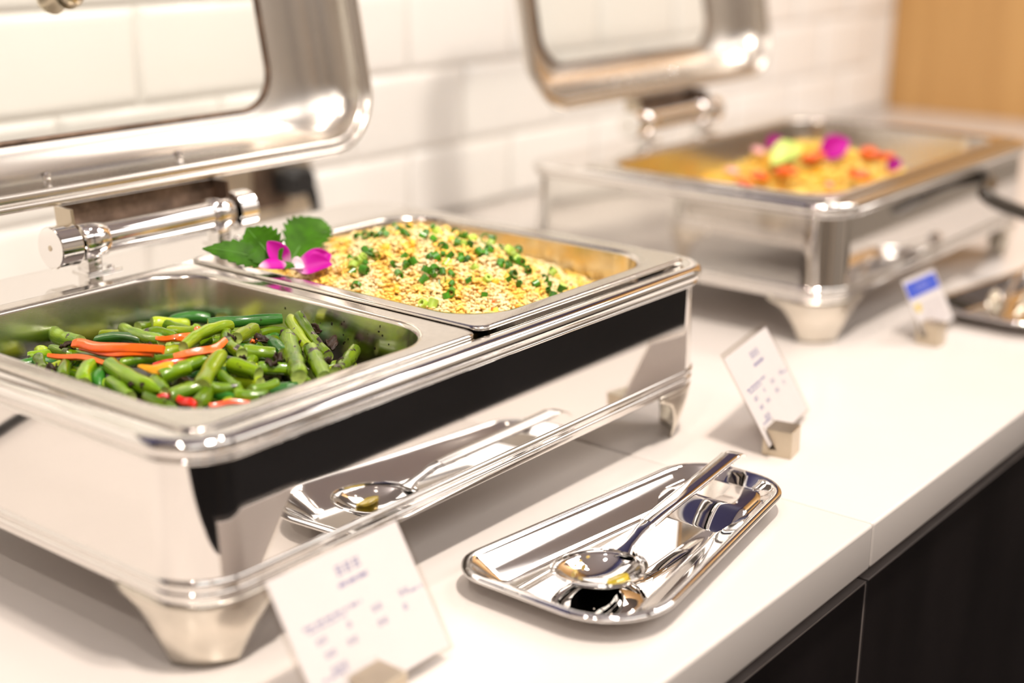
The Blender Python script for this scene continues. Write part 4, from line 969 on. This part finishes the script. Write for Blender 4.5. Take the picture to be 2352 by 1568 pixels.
while k < 34:
    x, y = q.uniform(0.325, 0.535), q.uniform(0.065, 0.30)
    o = link('egg_crumb', EM[k % 4]); o.location = (x, y, float(zrice(np.float64(x), y)) + 0.0005); o.rotation_euler = (q.uniform(0, 6), q.uniform(0, 6), q.uniform(0, 6)); s = q.uniform(0.7, 1.2); o.scale = (s, s, s)
    tag(o, 'bright yellow egg crumb mixed into the fried rice', 'egg', 'egg crumbs in the fried rice'); k += 1

# ------------------------------------------------------------------ mint and orchid garnish
def leaf_mesh(name, base, tip, width, nrm, mat, serr=0.0, cup=0.2, arch=0.1, shape=0.8, tint=None, n=22, m_=9, wave=0.0, org=Vector()):
    base, tip, nrm = Vector(base) - org, Vector(tip) - org, Vector(nrm); ax = tip - base; ln = ax.length; ax.normalize()
    sd = ax.cross(nrm).normalized(); up = sd.cross(ax); V, F, C = [], [], []
    for i in range(n + 1):
        t = i / n; hw = width / 2 * (math.sin(PI * min(1, t) ** shape) ** (1.0 if serr else 0.75) if 0 < t < 1 else 0.02) + 0.0004
        if serr and 0.08 < t < 0.96: hw *= 1 + serr * ((t * 9) % 1 - 0.5)
        for j in range(m_ + 1):
            s = j / m_ * 2 - 1
            q_ = base + ax * (ln * t) + sd * (hw * s) + up * (cup * hw * s * s + arch * ln * math.sin(PI * t) + wave * width * math.sin(7 * t + 3 * s) * abs(s))
            V.append(tuple(q_)); C.append(tint(t, s) if tint else (1, 1, 1))
    for i in range(n):
        for j in range(m_): a = i * (m_ + 1) + j; F.append((a, a + m_ + 1, a + m_ + 2, a + 1))
    me = make_mesh(name, V, F, mat, True, None, None)
    if tint:
        at = me.attributes.new('tint', 'FLOAT_COLOR', 'POINT'); at.data.foreach_set('color', np.c_[np.array(C), np.ones(len(C))].astype(np.float32).ravel())
    return me
def leaf(parent, org, *a, **k):
    o = link(k.pop('nm', 'leaf'), leaf_mesh('leaf', *a, org=Vector(org), **k), parent)
    md = o.modifiers.new('solid', 'SOLIDIFY'); md.thickness = 0.0005
    return o
CAMN = (-0.65, -0.55, 0.5)
def sprig(label, org, leaves):
    t = empty('mint_sprig', org, label, 'mint', 'mint garnish on the fried rice')
    for b, tp, wd, nr, cu_, ar in leaves:
        leaf(t, org, b, tp, wd, nr, MINT, serr=0.26, cup=cu_, arch=ar, shape=0.92, n=63)
        p = [Vector(b).lerp(Vector(tp), s) - Vector(org) + Vector(nr).normalized() * (ar * (Vector(tp) - Vector(b)).length * math.sin(PI * s) * 1.0 + 0.0003) for s in (0.0, 0.25, 0.5, 0.75, 0.97)]
        v, f = tube_vf(p, [0.0007, 0.0006, 0.0005, 0.0004, 0.0002], 6); add('vein', v, f, MINTV, t)
    return t
sprig('pair of mint leaves resting over the pan divider left of the orchid', (0.305, 0.268, 0.1625),
      [((0.316, 0.262, 0.1640), (0.2700, 0.302, 0.1805), 0.024, (-0.5, -0.5, 0.8), 0.15, 0.08), ((0.311, 0.254, 0.1630), (0.3135, 0.296, 0.1915), 0.034, CAMN, 0.25, 0.12), ((0.3285, 0.2455, 0.1650), (0.300, 0.2590, 0.1650), 0.011, (-0.1, -0.4, 1), 0.1, 0.05)])
sprig('single upright mint leaf right of the orchid', (0.348, 0.280, 0.160),
      [((0.3445, 0.276, 0.1600), (0.4080, 0.303, 0.1830), 0.040, CAMN, 0.22, 0.10)])
MAG, DMAG, WHT = np.array((0.50, 0.006, 0.32)), np.array((0.17, 0.002, 0.10)), np.array((0.82, 0.66, 0.74))
def tint_petal(t, s):
    c = WHT * max(0, 1 - t / 0.38) + MAG * min(1, t / 0.38); k = max(0, min(1, (0.55 - abs(s)) * 0.9)) * min(1, t * 1.4)
    return tuple(c * (1 - k * 0.6) + DMAG * (k * 0.6))
def tint_tip(t, s):
    k = max(0, (t - 0.75) / 0.25); return tuple(MAG * (1 - k) * min(1, t / .4) + WHT * k + WHT * max(0, 1 - t / .4) * (1 - k))
orc = (0.322, 0.252, 0.1615)
fl = empty('orchid_flower', orc, 'magenta and white orchid bloom between the mint leaves', 'flower')
for b, tp, wd, nr, cu_, ar, tf, wv in [((0.3200, 0.2530, 0.1630), (0.3090, 0.266, 0.1850), 0.017, (-0.5, -0.7, 0.3), 0.5, 0.05, tint_petal, 0.02),
        ((0.3215, 0.2530, 0.1640), (0.2900, 0.2565, 0.1690), 0.013, (-0.2, -0.5, 0.9), -0.4, 0.16, tint_tip, 0.02),
        ((0.3205, 0.2500, 0.1620), (0.3490, 0.2310, 0.1640), 0.020, (-0.5, -0.4, 0.8), 0.5, 0.00, tint_petal, 0.12),
        ((0.3220, 0.2480, 0.1615), (0.3590, 0.2420, 0.1690), 0.017, (-0.4, -0.7, 0.6), 0.6, -0.05, tint_petal, 0.12),
        ((0.3195, 0.2540, 0.1640), (0.3250, 0.2400, 0.1640), 0.012, (-0.5, -0.4, 0.8), 0.5, 0.15, lambda t, s: tuple(WHT), 0.05)]:
    leaf(fl, orc, b, tp, wd, nr, ORCHID, cup=cu_, arch=ar, shape=1.0, tint=tf, wave=wv, nm='petal')

# toppings in the farther dish
ND = [('orange', (1.0222, .1947, .1479), .013), ('orange', (1.0468, .1736, .1523), .014), ('orange', (1.105, .1669, .1637), .013), ('orange', (1.1978, .1387, .1603), .013), ('orange', (1.1089, .1079, .1491), .012), ('orange', (.997, .2006, .143), .012), ('orange', (1.2119, .1243, .1547), .012), ('orange', (1.155, .175, .170), .009),
      ('pink', (1.1111, .2462, .1619), .009), ('pink', (1.0323, .2374, .1481), .008), ('pink', (1.0473, .1168, .1438), .007)]
PINK = simple('pink_shrimp', (0.85, 0.42, 0.42, 1), 0.35, var=0.15, scale=90)
NLAB = ['orange carrot piece at the left front of the noodles', 'orange carrot piece below the lettuce strip', 'orange carrot piece between lettuce and biggest petal', 'orange carrot piece right of the biggest petal', 'orange carrot piece at the middle front of the noodles', 'leftmost orange carrot piece on the noodles', 'rightmost orange carrot piece on the noodles', 'small orange bit at the noodle mound peak',
        'pale pink shrimp at the back left of the noodles', 'pale pink shrimp at the far left of the noodles', 'pale pink shrimp at the front of the noodles']
for k, (c, p, s) in enumerate(ND):
    me = make_mesh('topping', *lump(10, 6, s * 1.3, s * 0.8, s * 0.45, 0.25, 120 + k), ORANGE if c == 'orange' else PINK, True, None, None)
    o = link('carrot_shred' if c == 'orange' else 'shrimp_piece', me, None, Vector(p)); o.rotation_euler = (0.2, 0.2, k * 1.3)
    tag(o, NLAB[k], 'carrot' if c == 'orange' else 'shrimp', 'carrot on the noodles' if c == 'orange' else 'shrimp on the noodles')
PETS = [((1.1377, .1543, .1652), .030, 'biggest magenta orchid petal on top of the noodles'), ((1.1261, .2316, .1671), .018, 'dark purple petal at the back left of the noodles'), ((1.1836, .0967, .1481), .016, 'small magenta petal at the right front of the noodles')]
for p, s, lb in PETS:
    p = Vector(p); o = link('orchid_petal', leaf_mesh('petal', p - Vector((0.3 * s, -0.5 * s, 0.1 * s)), p + Vector((0.5 * s, -0.3 * s, 0.5 * s)), s, CAMN, ORCHID, cup=0.4, arch=0.1, tint=lambda t, sx: tuple(MAG if s > .02 else MAG * .7), org=p)); o.location = p
    md = o.modifiers.new('solid', 'SOLIDIFY'); md.thickness = 0.0006; tag(o, lb, 'petal', 'orchid petals on the noodles')
LETT = simple('pale_lettuce', (0.52, 0.66, 0.14, 1), 0.4, var=0.2, scale=60)
p = Vector((1.0947, .1938, .1646)); o = link('lettuce_leaf', leaf_mesh('lettuce', p - Vector((0.035, -0.006, 0.008)), p + Vector((0.040, 0.006, 0.006)), 0.030, (-0.4, -0.4, 0.8), LETT, serr=0.1, cup=0.3, arch=0.1, org=p)); o.location = p
md = o.modifiers.new('solid', 'SOLIDIFY'); md.thickness = 0.0008; tag(o, 'pale green lettuce strip lying across the yellow noodles', 'lettuce')
